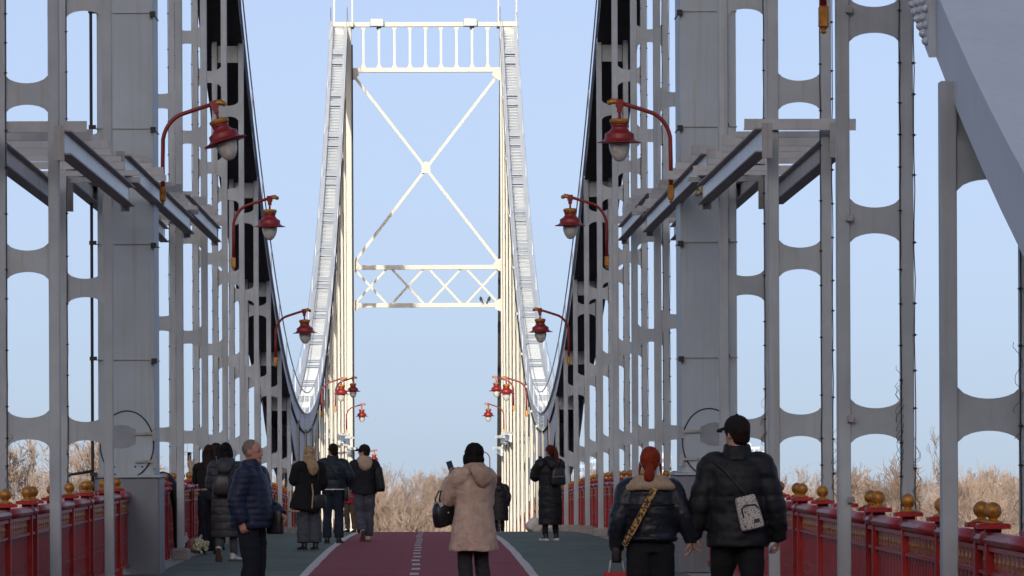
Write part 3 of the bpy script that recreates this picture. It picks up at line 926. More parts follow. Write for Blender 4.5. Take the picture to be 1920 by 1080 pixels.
def person(label,px,s,yw,H,pose=None,skin=SKIN,head=(0,0),top=None,legs=None,shoes=None,hair=None,vox=.0075,dy=0,X=None,group=None,gender=0):
    p=Person(); y=F_PX/s; xx=px_x(px,s) if X is None else X
    k=H/1.75
    root=empty('person',(xx,y+dy,deckz(y+dy)+.006),R(yw)); root.scale=(k,k,k)
    tag(root,label,'person',group); p.root=root; p.k=k
    J=dict(shL=(-.185,0,1.39),shR=(.185,0,1.39),elL=(-.235,-.03,1.12),elR=(.235,-.03,1.12),wrL=(-.235,.04,.88),wrR=(.235,.04,.88),
           hdL=(0,.15,-1),hdR=(0,.15,-1),pnL=(1,0,0),pnR=(-1,0,0),cuL=.7,cuR=.7,
           hiL=(-.09,0,.92),hiR=(.09,0,.92),knL=(-.10,.03,.50),knR=(.10,.03,.50),anL=(-.105,-.02,.09),anR=(.105,-.02,.09),fyL=6,fyR=-6,fpL=0,fpR=0)
    J.update(pose or {}); p.J=J
    HM=Matrix.Translation((0,-.005,1.50))@Matrix.Rotation(R(head[0]),4,'Z')@Matrix.Rotation(R(head[1]),4,'X')@Matrix.Translation((0,.005,-1.50))
    p.HM=HM
    hv=lambda v: HM@Vector(v)
    HR=HM.to_3x3()
    b=MB()
    b.ell(hv((0,-.005,1.645)),(.074,.093,.103),16,11,HR); b.ell(hv((0,.03,1.59)),(.058,.065,.075),14,9,HR)
    b.ell(hv((0,.075,1.545)),(.026,.022,.022),10,7,HR)
    b.tube([hv((0,.088,1.655)),hv((0,.104,1.625)),hv((0,.112,1.608)),hv((0,.09,1.597))],[.008,.011,.015,.01],8)
    for sx in (-1,1): b.ell(hv((sx*.074,-.008,1.625)),(.011,.02,.033),8,7,HR); b.ell(hv((sx*.03,.07,1.648)),(.022,.02,.012),8,6,HR)
    limb(b,[(0,-.02,1.40),(0,-.018,1.48),hv((0,0,1.57))],[(.07,.065),(.055,.055),(.055,.058)])
    limb(b,[(0,0,.88),(0,.0,1.0),(0,0,1.1),(0,0,1.25),(0,-.01,1.36),(0,-.015,1.43)],[(.13,.10),(.125,.09),(.12,.085),(.15,.095),(.14,.08),(.07,.06)],16,(1,0,0))
    for S,ths in (('L',1),('R',-1)):
        limb(b,[(J['sh'+S][0]*.75,0,1.37),J['sh'+S],J['el'+S],J['wr'+S]],[.055,.05,.038,.026],10)
        hand(b,J['wr'+S],J['hd'+S],J['pn'+S],J.get('th'+S,ths),J['cu'+S])
        limb(b,[J['hi'+S],J['kn'+S],J['an'+S]],[.075,.05,.036],10)
        a=Vector(J['an'+S]); Mf=Matrix.Rotation(R(J['fy'+S]),3,'Z')@Matrix.Rotation(R(J['fp'+S]),3,'X')
        b.tube([a+Mf@Vector((0,-.03,-.02)),a+Mf@Vector((0,.05,-.045)),a+Mf@Vector((0,.13,-.06))],[.03,.03,.02],8)
    p.body=organic('body',b,skin,root,vox,.45,2)
    for sx in (-1,1):
        MB().ell(hv((sx*.031,.086,1.642)),(.013,.007,.008),8,6,HR).build('eye',EYE_M,root)
        MB().ell(hv((sx*.031,.087,1.664)),(.02,.006,.005),8,5,HR).build('eyebrow',EYE_M if not hair else hair['mat'],root)
    MB().ell(hv((0,.091,1.575)),(.024,.01,.009),8,6,HR).build('mouth',LIP,root)
    # trousers
    L=legs
    if L:
        t=MB(); w=L.get('w',1.0); wk=L.get('knee',.072)*w; wa=L.get('cuff',.062)*w; cz=L.get('cz',.10)
        limb(t,[(0,0,1.02),(0,-.005,.95),(0,-.01,.86)],[(.155,.115),(.165,.125),(.15,.12)],16,(1,0,0))
        for S in 'LR':
            hi=Vector(J['hi'+S]); an=Vector(J['an'+S]); kn=Vector(J['kn'+S])
            e_=an+(kn-an).normalized()*(cz-.09)
            limb(t,[hi+Vector((0,-.01,.02)),hi.lerp(kn,.5)+Vector((0,-.005,0)),kn,kn.lerp(e_,.5)+Vector((0,-.012,0)),e_],[.098*max(1,w*.95),.09*w,wk,(wk+wa)/2,wa],14)
        wr=L.get('wr',.007); sd_=len(label)
        p.trousers=organic('trousers',t,L['mat'],root,.013,None,3,lambda c,n,sd_=sd_,wr=wr: wr*(noise.noise((c[0]*9+sd_,c[1]*9,c[2]*16))+.6*noise.noise((c[0]*20,c[1]*20+sd_,c[2]*30))))
    # coat or jacket
    T=top
    if T:
        t=MB(); bk=T.get('bulk',.02); fl=T.get('flare',0); hem=T.get('hem',.85); zt=T.get('ztop',1.47)
        zs=[hem+(zt-hem)*i/16 for i in range(17)]
        tw=T.get('tw',1.0)
        pts=[];rd=[]
        for z in zs:
            f=max(0,1.15-z)*fl; fade=min(1,(1.5-z)/.12)
            pts.append((T.get('dx',0)*max(0,1.1-z),-.008+T.get('dyb',0)*max(0,1.1-z),z)); rd.append((tabf(RXT,z)*tw+bk*fade+f,tabf(RYT,z)+bk*fade+f*.8+T.get('belly',0)*math.exp(-((z-1.05)/.18)**2)))
        t.tube(pts,rd,22,ref=(1,0,0))
        sl=T.get('sleeve',1.0)
        for S in 'LR':
            sh=Vector(J['sh'+S]); el=Vector(J['el'+S]); wr_=Vector(J['wr'+S])
            e_=wr_+(el-wr_).normalized()*T.get('cuffback',-.015)
            limb(t,[sh*Vector((.6,1,1)) if False else Vector((sh.x*.62,0,sh.z-.005)),sh,sh.lerp(el,.5),el,el.lerp(e_,.5),e_],
                 [(.078+bk*.8)*sl,(.072+bk*.75)*sl,(.064+bk*.75)*sl,(.058+bk*.75)*sl,(.052+bk*.75)*sl,(.042+bk*.6)*sl],14)
        qp=T.get('quilt'); wr=T.get('wr',.009); sd_=len(label)*1.3; qa=T.get('qa',.011)
        def dsp(c,n,qp=qp,wr=wr,sd_=sd_,qa=qa):
            a=wr*(noise.noise((c[0]*7+sd_,c[1]*7,c[2]*9))+.7*noise.noise((c[0]*15,c[1]*15+sd_,c[2]*22))+.35*noise.noise((c[0]*34,c[1]*34+sd_,c[2]*40)))
            if qp:
                ph=(c[2]+.012*noise.noise((c[0]*4,c[1]*4,c[2]*3)))/qp
                a+=qa*(abs(math.sin(math.pi*ph))**.45-.7)
            return a
        p.coat=organic(T.get('name','jacket'),t,T['mat'],root,T.get('vox',.0125),None,2,dsp)
        col=T.get('collar')
        if col:
            c=MB(); cm=T.get('cmat',T['mat'])
            if col=='stand':
                for i,(z,r) in enumerate(((1.455,.098),(1.485,.092),(1.515,.086),(1.535,.084))):
                    n=22; c.tube([(r*math.cos(6.2832*j/n),-.015+(r*.95)*math.sin(6.2832*j/n)+(.0),z+.012*math.sin(6.2832*j/n)) for j in range(n+1)],.020,7)
            elif col=='hood':
                n=20
                for (z,r,th) in ((1.45,.115,.035),(1.485,.105,.035),(1.515,.095,.028)):
                    c.tube([(r*math.cos(6.2832*j/n),-.02+r*.9*math.sin(6.2832*j/n),z-.015*math.sin(6.2832*j/n)) for j in range(n+1)],th,8)
                limb(c,[(0,-.10,1.50),(0,-.165,1.44),(0,-.19,1.36),(0,-.17,1.29)],[(.11,.05),(.135,.055),(.115,.05),(.05,.03)],14,(1,0,0))
            elif col=='shearling':
                n=20
                for (z,r,th) in ((1.475,.105,.034),(1.44,.135,.036),(1.41,.165,.034)):
                    c.tube([(r*1.15*math.cos(6.2832*j/n),-.03+r*.85*math.sin(6.2832*j/n),z-.012*math.sin(6.2832*j/n)) for j in range(n+1)],th,8)
            organic('collar' if col!='hood' else 'hood',c,cm,root,.012,None,2,lambda c_,n_: .006*noise.noise((c_[0]*22,c_[1]*22,c_[2]*22)))
        if T.get('cuffmat'):
            for S in 'LR':
                if S not in T.get('cuffs','LR'): continue
                el=Vector(J['el'+S]); wr_=Vector(J['wr'+S]); d=(wr_-el).normalized()
                c=MB(); r0=(.045+bk*.6)*sl
                c.tube([wr_-d*.085,wr_-d*.06,wr_-d*.01,wr_+d*.012],[r0*1.0,r0*1.16,r0*1.2,r0*1.05],14)
                organic('cuff',c,T['cuffmat'],root,.011,None,1)
    # shoes
    S_=shoes
    if S_:
        for S in 'LR':
            a=Vector(J['an'+S]); M=(Matrix.Translation(a)@Matrix.Rotation(R(J['fy'+S]),4,'Z')@Matrix.Rotation(R(J['fp'+S]),4,'X'))
            c=MB(); up=S_.get('high',.03); b_=S_.get('big',1.0)
            pts=[M@Vector(v) for v in ((0,-.078,-.045),(0,-.05,-.04),(0,.0,-.04),(0,.06,-.052),(0,.12,-.062),(0,.165,-.066),(0,.185,-.07))]
            c.tube(pts,[(.022*b_,.022),(.036*b_,.04),(.04*b_,.042),(.043*b_,.034),(.045*b_,.026),(.038*b_,.021),(.015*b_,.012)],12,ref=(M.to_3x3()@Vector((1,0,0))))
            c.tube([M@Vector((0,-.03,-.05)),M@Vector((0,-.022,0)),M@Vector((0,-.018,up))],[.042*b_,.043*b_,.045*b_],12)
            so=organic('shoe',c,S_['mat'],root,.01,None,1)
            out=[(-.032,-.085),(-.038,-.03),(-.036,.04),(-.048,.11),(-.04,.165),(-.015,.195),(.015,.195),(.04,.165),(.048,.11),(.036,.04),(.038,-.03),(.032,-.085),(.0,-.096)]
            sm=MB(); n=len(out)
            vs=[M@Vector((x*1.02*b_,yy,-.09)) for x,yy in out]+[M@Vector((x*1.05*b_,yy,-.09+S_.get('sole_h',.024))) for x,yy in out]
            sm.add(vs,[tuple(range(n)),tuple(reversed(range(n,2*n)))]+[((i+1)%n,i,n+i,n+(i+1)%n) for i in range(n)])
            sm.build('sole',S_.get('sole',BLACK),so)
    # hair and headwear
    h=hair
    if h:
        c=MB(); ty=h['type']
        def E(ce,r,rot=None): c.ell(hv(ce),r,14,9,HR if rot is None else HR@rot)
        if ty in('short','grey'):
            e=.007 if ty=='grey' else .012
            E((0,-.022,1.662 if ty=='grey' else 1.66),(.074+e,.088+e,.086+e))
            if ty!='grey': E((0,-.05,1.60),(.062+e,.045+e,.06))
        if ty=='bob':
            E((0,-.02,1.66),(.098,.112,.108)); E((0,-.03,1.58),(.105,.10,.085)); E((.06,.03,1.58),(.045,.055,.08)); E((-.06,.03,1.58),(.045,.055,.08))
        if ty=='long':
            ln=h.get('len',1.25); wv=h.get('w',1.0)
            E((0,-.018,1.665),(.092,.106,.102)); E((0,-.05,1.58),(.095*wv,.075,.09))
            limb(c,[hv((0,-.06,1.60)),hv((.0,-.09,1.50)),(h.get('dx',0),-.125-h.get('back',.02),1.40),(h.get('dx',0),-.13-h.get('back',.02),ln+.06),(h.get('dx',0),-.125-h.get('back',.02),ln)],[(.09*wv,.06),(.10*wv,.05),(.11*wv,.045),(.085*wv,.035),(.03*wv,.015)],14,(1,0,0))
            for sx in (-1,1): limb(c,[hv((sx*.07,.0,1.66)),hv((sx*.085,.0,1.58)),hv((sx*.085,-.02,1.50)),(sx*.10+h.get('dx',0),-.07,1.38)],[.03,.03,.03,.018],8)
        if ty=='tied':
            E((0,-.018,1.66),(.086,.104,.100)); E((0,-.06,1.61),(.07,.055,.065)); E((0,-.125,1.585),(.035,.03,.03))
            limb(c,[hv((0,-.12,1.585)),hv((0,-.155,1.56)),hv((-.005,-.16,1.51)),hv((-.008,-.145,1.45))],[.03,.042,.046,.02],10)
            for sx in (-1,1): limb(c,[hv((sx*.07,.04,1.64)),hv((sx*.088,.03,1.57)),hv((sx*.095,.01,1.49))],[.015,.014,.008],6)
        if ty=='pony':
            E((0,-.018,1.66),(.084,.103,.098)); E((0,-.06,1.61),(.066,.05,.065))
            limb(c,[hv((0,-.10,1.68)),hv((.0,-.15,1.69)),hv((.01,-.18,1.60)),hv((.02,-.19,1.45)),(.03,-.22,1.32),(.02,-.22,1.22)],[.025,.035,.042,.04,.035,.012],10)
        fr=h.get('fr',50)
        organic('hair',c,h['mat'],root,.0095,None,2,lambda c_,n_: .006*noise.noise((c_[0]*fr,c_[1]*fr,c_[2]*7))+.004*noise.noise((c_[0]*fr*2.2,c_[1]*fr*2.2,c_[2]*10)))
        if ty=='tied': MB().tube([hv((.03*math.cos(a),-.142,1.578+.012*math.sin(a))) for a in [6.2832*i/14 for i in range(15)]],.007,6).build('hair_tie',mat('white_band',(.7,.68,.66),.8),root)
        if h.get('cap'):
            cp=MB(); cp.ell(hv((0,-.008,1.672)),(.093,.108,.098),18,11,HR); cpo=organic('cap',cp,h['cap'],root,.009,None,2,lambda c_,n_: .003*noise.noise((c_[0]*30,c_[1]*30,c_[2]*30)))
            br=MB(); vs=[];fs=[]; n=14
            for i in range(n+1):
                a=math.pi*i/n
                x_=.082*math.cos(a); y_=.062+.03*math.sin(a)
                x2=.078*math.cos(a); y2=.07+.115*math.sin(a)**.7 if math.sin(a)>1e-6 else .07
                dz=-.018*math.cos(a)**2
                vs+=[hv((x_,y_,1.674+dz)),hv((x2,y2,1.655+dz)),hv((x_,y_,1.684+dz)),hv((x2,y2,1.665+dz))]
            for i in range(n):
                o_=4*i; fs+=[(o_,o_+1,o_+5,o_+4),(o_+2,o_+6,o_+7,o_+3),(o_+1,o_+3,o_+7,o_+5),(o_,o_+4,o_+6,o_+2)]
            br.add(vs,fs,True); br.build('brim',h['cap'],cpo)
            MB().ell(hv((0,-.008,1.77)),(.012,.012,.007),8,5,HR).build('button',h['cap'],cpo)
    return p
def local(p,v):      # a point of the person's own frame in the world
    a=p.root.rotation_euler.z; v=Vector(v)*p.k
    return Vector((p.root.location.x+v.x*math.cos(a)-v.y*math.sin(a),p.root.location.y+v.x*math.sin(a)+v.y*math.cos(a),p.root.location.z+v.z))
def thing_at(name,p,v,label,cat,rz=0):
    w=local(p,v); o=empty(name,w,p.root.rotation_euler.z+rz); return tag(o,label,cat)
def bag_mesh(w,d,h,taper=.8,n=10):
    # soft bag: rounded box narrowing to the top
    b=MB(); pts=[];rd=[]
    for z,f in ((0,.86),(.03,.97),(.12,1.0),(.5,.97),(.85,(1+taper)/2),(1,taper),(1.02,taper*.8)):
        pts.append((0,0,z*h)); rd.append((w/2*f,d/2*f))
    vs=[];fs=[];m=len(pts); N=24
    for (p_,r_) in zip(pts,rd):
        for k in range(N):
            a=6.2832*k/N; ca,sa=math.cos(a),math.sin(a); e=.5
            vs.append((r_[0]*math.copysign(abs(ca)**e,ca),r_[1]*math.copysign(abs(sa)**e,sa),p_[2]))
    for i in range(m-1):
        for k in range(N): l=(k+1)%N; fs.append((i*N+k,i*N+l,(i+1)*N+l,(i+1)*N+k))
    fs.append(tuple(reversed(range(N)))); fs.append(tuple(range((m-1)*N,m*N)))
    b.add(vs,fs,True); return b
HAIR_K=mat('black_hair',(.008,.007,.007),.6,0,.2,40,spec=.12); HAIR_B=mat('dark_brown_hair',(.022,.012,.009),.6,0,.2,40,spec=.12)
HAIR_R=mat('copper_red_hair',(.24,.034,.012),.6,0,.25,40,spec=.12); HAIR_A=mat('auburn_hair',(.085,.018,.011),.6,0,.25,40,spec=.12)
HAIR_Y=mat('blonde_hair',(.42,.29,.14),.5,0,.3,40,col2=(.20,.12,.05)); HAIR_G=mat('grey_cropped_hair',(.22,.175,.145),.8,0,.3,60)
BLKCAP=fab('black_cotton',(.010,.010,.011),.9)
BLKP=fab('black_padded_shell',(.010,.011,.014),.55,.2); BLKT=fab('black_trouser_cloth',(.011,.011,.013),.9)
NAVY=fab('navy_quilted_shell',(.012,.020,.050),.5,.15); NAVYT=fab('navy_trouser_cloth',(.010,.013,.022),.9)
TEDDY=mat('tan_teddy_fleece',(.62,.455,.355),1,0,.10,14,.7,130,spec=.1); TEDDYC=mat('tan_fleece_collar',(.52,.375,.28),1,0,.12,14,.8,130,spec=.1)
LEATH=fab('dark_navy_leather',(.014,.018,.027),.38,.1,.2,5); CREAMF=mat('cream_shearling',(.48,.36,.25),1,0,.12,20,.8,120,spec=.1)
CHAR=fab('charcoal_trouser_cloth',(.030,.032,.037),.9); GRYJ=fab('grey_denim',(.075,.082,.10),.9); DENIM=fab('dark_blue_denim',(.016,.024,.040),.9)
TEAL=fab('dark_teal_padded_shell',(.010,.022,.030),.5,.15); GREYP=fab('dark_grey_padded_shell',(.046,.048,.053),.5,.15)
WSHOE=mat('white_trainer',(.62,.60,.57),.6); WSOLE=mat('white_sole',(.68,.66,.62),.7); SOLEB=mat('brown_sole',(.14,.09,.07),.9)
BLKL=mat('black_leather',(.010,.010,.011),.35)

# --- couple on the right, hand in hand
man=person('man in black padded jacket and black cap with a patterned sling bag on his back',1382,240,0,1.86,
  dict(elL=(-.275,-.03,1.12),wrL=(-.325,.02,.885),hdL=(.05,.15,-1),pnL=(1,.2,0),elR=(.27,-.04,1.11),wrR=(.30,.03,.86),hdR=(0,.35,-1),cuR=1.15,pnR=(-1,.2,0),cuL=1.0,
       knL=(-.11,.10,.52),anL=(-.11,.0,.09),knR=(.11,-.02,.5),anR=(.11,-.16,.12),fpR=-20),
  head=(38,0),top=dict(mat=BLKP,hem=.80,bulk=.038,quilt=.13,qa=.010,collar='stand',tw=1.04,wr=.010),legs=dict(mat=BLKT,w=1.12),shoes=dict(mat=BLKL),hair=dict(type='short',mat=HAIR_B,cap=BLKCAP),vox=.0065)
wom=person('red haired woman in a short navy leather jacket with a leopard print bag strap',1219,240,0,1.63,
  dict(elR=(.285,-.03,1.16),wrR=(.345,.02,.965),hdR=(-.02,.15,-1),pnR=(-1,.2,0),cuR=.9,elL=(-.27,-.04,1.13),wrL=(-.285,.03,.90),hdL=(0,.1,-1),cuL=1.15,
       knL=(-.10,.0,.5),anL=(-.10,-.1,.10),knR=(.10,.09,.5),anR=(.10,.02,.09)),
  head=(-4,4),top=dict(mat=LEATH,hem=.96,bulk=.036,collar='shearling',cmat=CREAMF,tw=1.06,wr=.011),legs=dict(mat=BLKT,w=1.22,knee=.085,cuff=.085),shoes=dict(mat=BLKL),hair=dict(type='tied',mat=HAIR_R),vox=.0065)
# jacket yoke seam and hem band
b=MB(); b.tube([(x,-.008-math.sqrt(max(0,1-(x/.235)**2))*.178,1.27) for x in [(-.21+.42*i/20) for i in range(21)]],.006,6); b.build('yoke_seam',LEATH,wom.root)
b=MB(); b.tube([(.216*math.cos(a),-.008+.17*math.sin(a),.985) for a in [6.2832*i/28 for i in range(29)]],(.018),7); b.build('hem_band',LEATH,wom.root)
# leopard strap
def leopard():
    m=bpy.data.materials.new('leopard_print'); m.use_nodes=True; N=m.node_tree.nodes; L=m.node_tree.links
    v=N.new('ShaderNodeTexVoronoi'); v.inputs['Scale'].default_value=48; tc=N.new('ShaderNodeTexCoord'); L.new(tc.outputs['Object'],v.inputs['Vector'])
    c=N.new('ShaderNodeValToRGB'); e=c.color_ramp.elements; e[0].position=.10; e[0].color=(.20,.09,.03,1); e[1].position=.62; e[1].color=(.42,.26,.09,1)
    x=e.new(.24); x.color=(.02,.012,.01,1); x=e.new(.42); x.color=(.03,.016,.01,1)
    L.new(v.outputs['Distance'],c.inputs['Fac']); L.new(c.outputs[0],N['Principled BSDF'].inputs['Base Color']); N['Principled BSDF'].inputs['Roughness'].default_value=.8
    return m
def strap(p,pts,w,material,name='strap',off=.0):
    vs=[];fs=[]; P_=[Vector(q) for q in pts]; n=len(P_); mb=MB()
    for i,q in enumerate(P_):
        t=(P_[min(i+1,n-1)]-P_[max(i-1,0)]).normalized(); nr=Vector((q.x*.3,q.y,0)).normalized(); s_=t.cross(nr).normalized()
        vs+=[q+s_*(w/2),q-s_*(w/2),q-s_*(w/2)+nr*.006,q+s_*(w/2)+nr*.006]
    for i in range(n-1):
        for k_ in range(4): l=(k_+1)%4; fs.append((4*i+k_,4*i+l,4*i+4+l,4*i+4+k_))
    mb.add(vs,fs); return mb.build(name,material,p)
cb=empty('shoulder_bag',wom.root.location,0); cb.scale=wom.root.scale; tag(cb,'leopard print strap of a shoulder bag across the red haired woman\'s back','bag')
SP=[]
for i in range(19):
    t=i/18; x=.065-.29*t; z=1.475-.55*t
    rx=.255; ry=.195 if z<1.36 else .195-.6*(z-1.36)
    SP.append((x,-.008-ry*math.sqrt(max(0.04,1-(x/rx)**2))-.012,z))
strap(cb,SP,.052,leopard()); bag_mesh(.09,.2,.17,.9).build('pouch',BLKL,cb,(-.285,.05,.78))
# sling bag
def spotted():
    m=bpy.data.materials.new('spotted_canvas'); m.use_nodes=True; N=m.node_tree.nodes; L=m.node_tree.links
    v=N.new('ShaderNodeTexNoise'); v.inputs['Scale'].default_value=95; v.inputs['Detail'].default_value=2; tc=N.new('ShaderNodeTexCoord'); L.new(tc.outputs['Object'],v.inputs['Vector'])
    c=N.new('ShaderNodeValToRGB'); e=c.color_ramp.elements; e[0].position=.40; e[0].color=(.06,.055,.055,1); e[1].position=.45; e[1].color=(.47,.43,.40,1)
    L.new(v.outputs['Fac'],c.inputs['Fac']); L.new(c.outputs[0],N['Principled BSDF'].inputs['Base Color']); N['Principled BSDF'].inputs['Roughness'].default_value=.9
    return m
sb=empty('sling_bag',local(man,(.105,-.215,.93)),0); sb.rotation_euler=(R(-6),R(-14),0); tag(sb,'small white sling bag with black speckles on the capped man\'s back','bag')
bag_mesh(.185,.075,.26,.82).build('pouch',spotted(),sb)
b=MB(); b.tube([(-.05,-.04,.10),(-.052,-.042,.17),(-.02,-.042,.19),(.06,-.042,.18),(.075,-.04,.15)],.006,6); b.build('zip',BLACK,sb)
MB().box(.02,.065,-.042,-.036,.04,.07).build('badge',BLACK,sb)
b=MB(); b.tube([(.02,0,.26),(-.03,.01,.36),(-.1,.0,.5),(-.17,.06,.60)],.011,6); b.build('strap',BLACK,sb)
# shopping bag in her left hand
g=thing_at('shopping_bag',wom,(-.285,.04,.49),'red paper shopping bag with white cord handles in the red haired woman\'s hand','bag')
RB=mat('red_paper',(.42,.02,.025),.5)
bg=MB(); bg.add([(-.1,-.05,0),(.1,-.05,0),(.1,.05,0),(-.1,.05,0),(-.1,-.05,.2),(.1,-.05,.2),(.1,.05,.2),(-.1,.05,.2)],[(3,2,1,0),(0,1,5,4),(1,2,6,5),(2,3,7,6),(3,0,4,7)]); bg.build('sack',RB,g)
MB().box(-.06,.06,-.053,-.0505,.06,.15).build('print',mat('white_print',(.6,.58,.56),.6),g)
for yy in (-.045,.045):
    MB().tube([(-.06,yy,.195),(-.045,yy*.7,.28),(0,0,.345),(.045,yy*.7,.28),(.06,yy,.195)],.007,6).build('handle',mat('white_cord',(.55,.55,.56),.6),g)

# --- tan coat woman with phone and handbag
tan=person('woman in a long tan fleece coat raising a phone',887,183,35,1.665,
  dict(elL=(-.20,.20,1.15),wrL=(-.045,.36,1.36),hdL=(.15,.25,1),pnL=(.6,-.8,.2),cuL=.7,elR=(.245,.13,1.12),wrR=(.09,.35,1.33),hdR=(-.25,.25,.9),pnR=(-.6,-.6,.2),cuR=.9,
       knL=(-.10,.02,.5),anL=(-.115,-.01,.09),knR=(.11,.01,.5),anR=(.125,-.03,.09),fyL=18,fyR=-15),
  head=(12,0),top=dict(mat=TEDDY,name='coat',hem=.60,bulk=.038,flare=.115,collar='hood',cmat=TEDDYC,wr=.010,sleeve=1.1),legs=dict(mat=CHAR,w=1.1,cuff=.075),shoes=dict(mat=BLKL),hair=dict(type='bob',mat=HAIR_K),vox=.0065)
ph=thing_at('phone',tan,(.01,.43,1.49),'slim grey phone held up by the woman in the tan fleece coat','phone'); ph.rotation_euler=(R(-12),R(-14),tan.root.rotation_euler.z)
MB().bbox(-.036,.036,-.004,.004,-.075,.075,.004).build('shell',mat('grey_phone',(.10,.12,.16),.3),ph)
MB().box(-.033,.033,-.0058,-.0042,-.07,.07).build('screen',mat('phone_glass',(.02,.022,.03),.1),ph)
MB().box(-.03,-.008,.0045,.0075,.035,.065).build('camera_bump',BLACK,ph)
hb=thing_at('handbag',tan,(-.19,.22,.88),'black bucket handbag with pale ring fittings hanging from the tan coat sleeve','bag'); hb.rotation_euler=(0,R(-16),tan.root.rotation_euler.z)
bag_mesh(.27,.15,.24,.62).build('pouch',BLKL,hb)
for yy in (-.045,.045):
    MB().tube([(-.05,yy,.22),(-.045,yy*.8,.29),(.01,yy*.4,.36),(.06,yy*.8,.29),(.065,yy,.22)],.009,6).build('handle',BLKL,hb)
    for xx in (-.05,.065): MB().box(xx-.02,xx+.02,yy-.012,yy+.012,.205,.255).build('fitting',mat('pale_fitting',(.6,.58,.55),.4),hb)
MB().ell((.0,-.075,.13),(.01,.006,.01),8,6).build('clasp',WSOLE,hb)

# --- man in navy quilted jacket
nav=person('grey cropped man in a navy quilted jacket standing in profile',472,190,-112,1.715,
  dict(elR=(.255,-.06,1.13),wrR=(.245,-.005,.93),hdR=(0,.25,-1),pnR=(-1,0,0),cuR=1.2,elL=(-.25,.04,1.11),wrL=(-.17,.24,.99),hdL=(.3,.9,-.5),cuL=1.1,pnL=(.8,-.2,-.4),knL=(-.1,.02,.5),fyL=5,fyR=-12),
  skin=SKIN_R,head=(-2,-5),top=dict(mat=NAVY,hem=.86,bulk=.042,quilt=.062,qa=.008,collar='stand',belly=.055,wr=.006,tw=1.02),legs=dict(mat=NAVYT,w=1.18,cuff=.08),shoes=dict(mat=BLKL),hair=dict(type='grey',mat=HAIR_G,fr=120),vox=.0065)
bgn_=thing_at('clutch_bag',nav,(-.15,.19,.80),'black leather pouch held by the man in the navy jacket','bag'); bag_mesh(.10,.17,.24,.8).build('pouch',BLKL,bgn_)
MB().tube([(0,.03,.24),(0,.02,.30),(0,-.03,.30),(0,-.05,.24)],.008,6).build('handle',BLKL,bgn_)

# --- friends by the left railing
coat=person('woman in a long dark grey padded coat and white trainers carrying a small backpack',424,130,-6,1.70,
  dict(elL=(-.24,.06,1.13),wrL=(-.16,.26,1.08),elR=(.24,.06,1.13),wrR=(.16,.26,1.08),knL=(-.09,.06,.5),anL=(-.09,-.17,.17),fpL=-52,knR=(.10,.04,.5),anR=(.11,.03,.09),fyL=4,fyR=-30),
  head=(-10,0),top=dict(mat=GREYP,name='coat',hem=.36,bulk=.035,quilt=.115,qa=.013,collar='hood',wr=.008),legs=dict(mat=GRYJ,w=.95),shoes=dict(mat=WSHOE,sole=SOLEB,big=1.1),hair=dict(type='long',mat=HAIR_K,len=1.30,w=1.15,fr=30),vox=.009)
bp=thing_at('backpack',coat,(-.02,-.225,.98),'small black drawstring backpack on the woman in the long grey padded coat','backpack'); bag_mesh(.27,.15,.30,.6).build('pouch',BLKL,bp)
for sx in (-1,1): MB().tube([(sx*.04,0,.29),(sx*.09,.03,.40),(sx*.12,.09,.46)],.012,6).build('strap',BLKL,bp)
slim=person('slim woman in a short black top and flared dark trousers facing the railing',392,121,8,1.68,
  dict(elR=(.26,.05,1.22),wrR=(.14,.06,1.42),hdR=(-.1,-.05,1),pnR=(0,-1,0),cuR=.25,elL=(-.2,.16,1.18),wrL=(-.12,.33,1.36),hdL=(.1,.3,1)),
  head=(8,0),top=dict(mat=BLKCAP,name='top',hem=1.07,bulk=.008,wr=.004),legs=dict(mat=NAVYT,w=1.0,cuff=.10,knee=.066,cz=.05),shoes=dict(mat=BLKL),hair=dict(type='long',mat=HAIR_B,len=1.24,w=.95,back=-.01,fr=30),vox=.009)
beige=person('brown haired woman in a beige sleeve holding a phone out, half hidden behind her friend',404,116,28,1.72,
  dict(elL=(-.30,.12,1.24),wrL=(-.32,.30,1.44),hdL=(.0,.2,1),pnL=(.8,-.2,0),cuL=.6),
  head=(20,0),top=dict(mat=CREAMF,name='coat',hem=.8,bulk=.02),legs=dict(mat=BLKT),shoes=dict(mat=BLKL),hair=dict(type='bob',mat=HAIR_B),vox=.01)
p2=thing_at('phone',beige,(-.31,.34,1.54),'dark phone held out by the half hidden woman in beige','phone'); MB().bbox(-.035,.035,-.004,.004,-.07,.07,.004).build('shell',BLACK,p2); MB().box(-.03,.03,-.0055,-.0042,-.065,.065).build('screen',mat('phone_glass',(.02,.022,.03),.1),p2)

# --- trio walking away
blo=person('blonde woman in a black shearling coat with cream trim and wide grey trousers',579,116,22,1.665,
  dict(elL=(-.25,.06,1.17),wrL=(-.17,.16,1.36),hdL=(-.1,.1,1),pnL=(.3,.9,0),cuL=.35,elR=(.25,.0,1.13),wrR=(.2,.2,1.02)),
  head=(10,0),top=dict(mat=BLKCAP,name='coat',hem=.66,bulk=.035,flare=.10,dx=-.22,cuffmat=CREAMF,cuffs='L',wr=.012,sleeve=1.15),
  legs=dict(mat=GRYJ,w=1.35,cuff=.085,knee=.085,cz=.12,wr=.012),shoes=dict(mat=BLKL,sole_h=.035,big=1.1),hair=dict(type='long',mat=HAIR_Y,len=1.26,w=.95,back=.075,fr=45),vox=.009)
tr=MB(); tr.tube([(-.108+.28*math.cos(R(150+5*i)),-.008+.23*math.sin(R(150+5*i)),.655) for i in range(19)],.016,8)
organic('shearling_hem',tr,CREAMF,blo.root,.010,None,1)
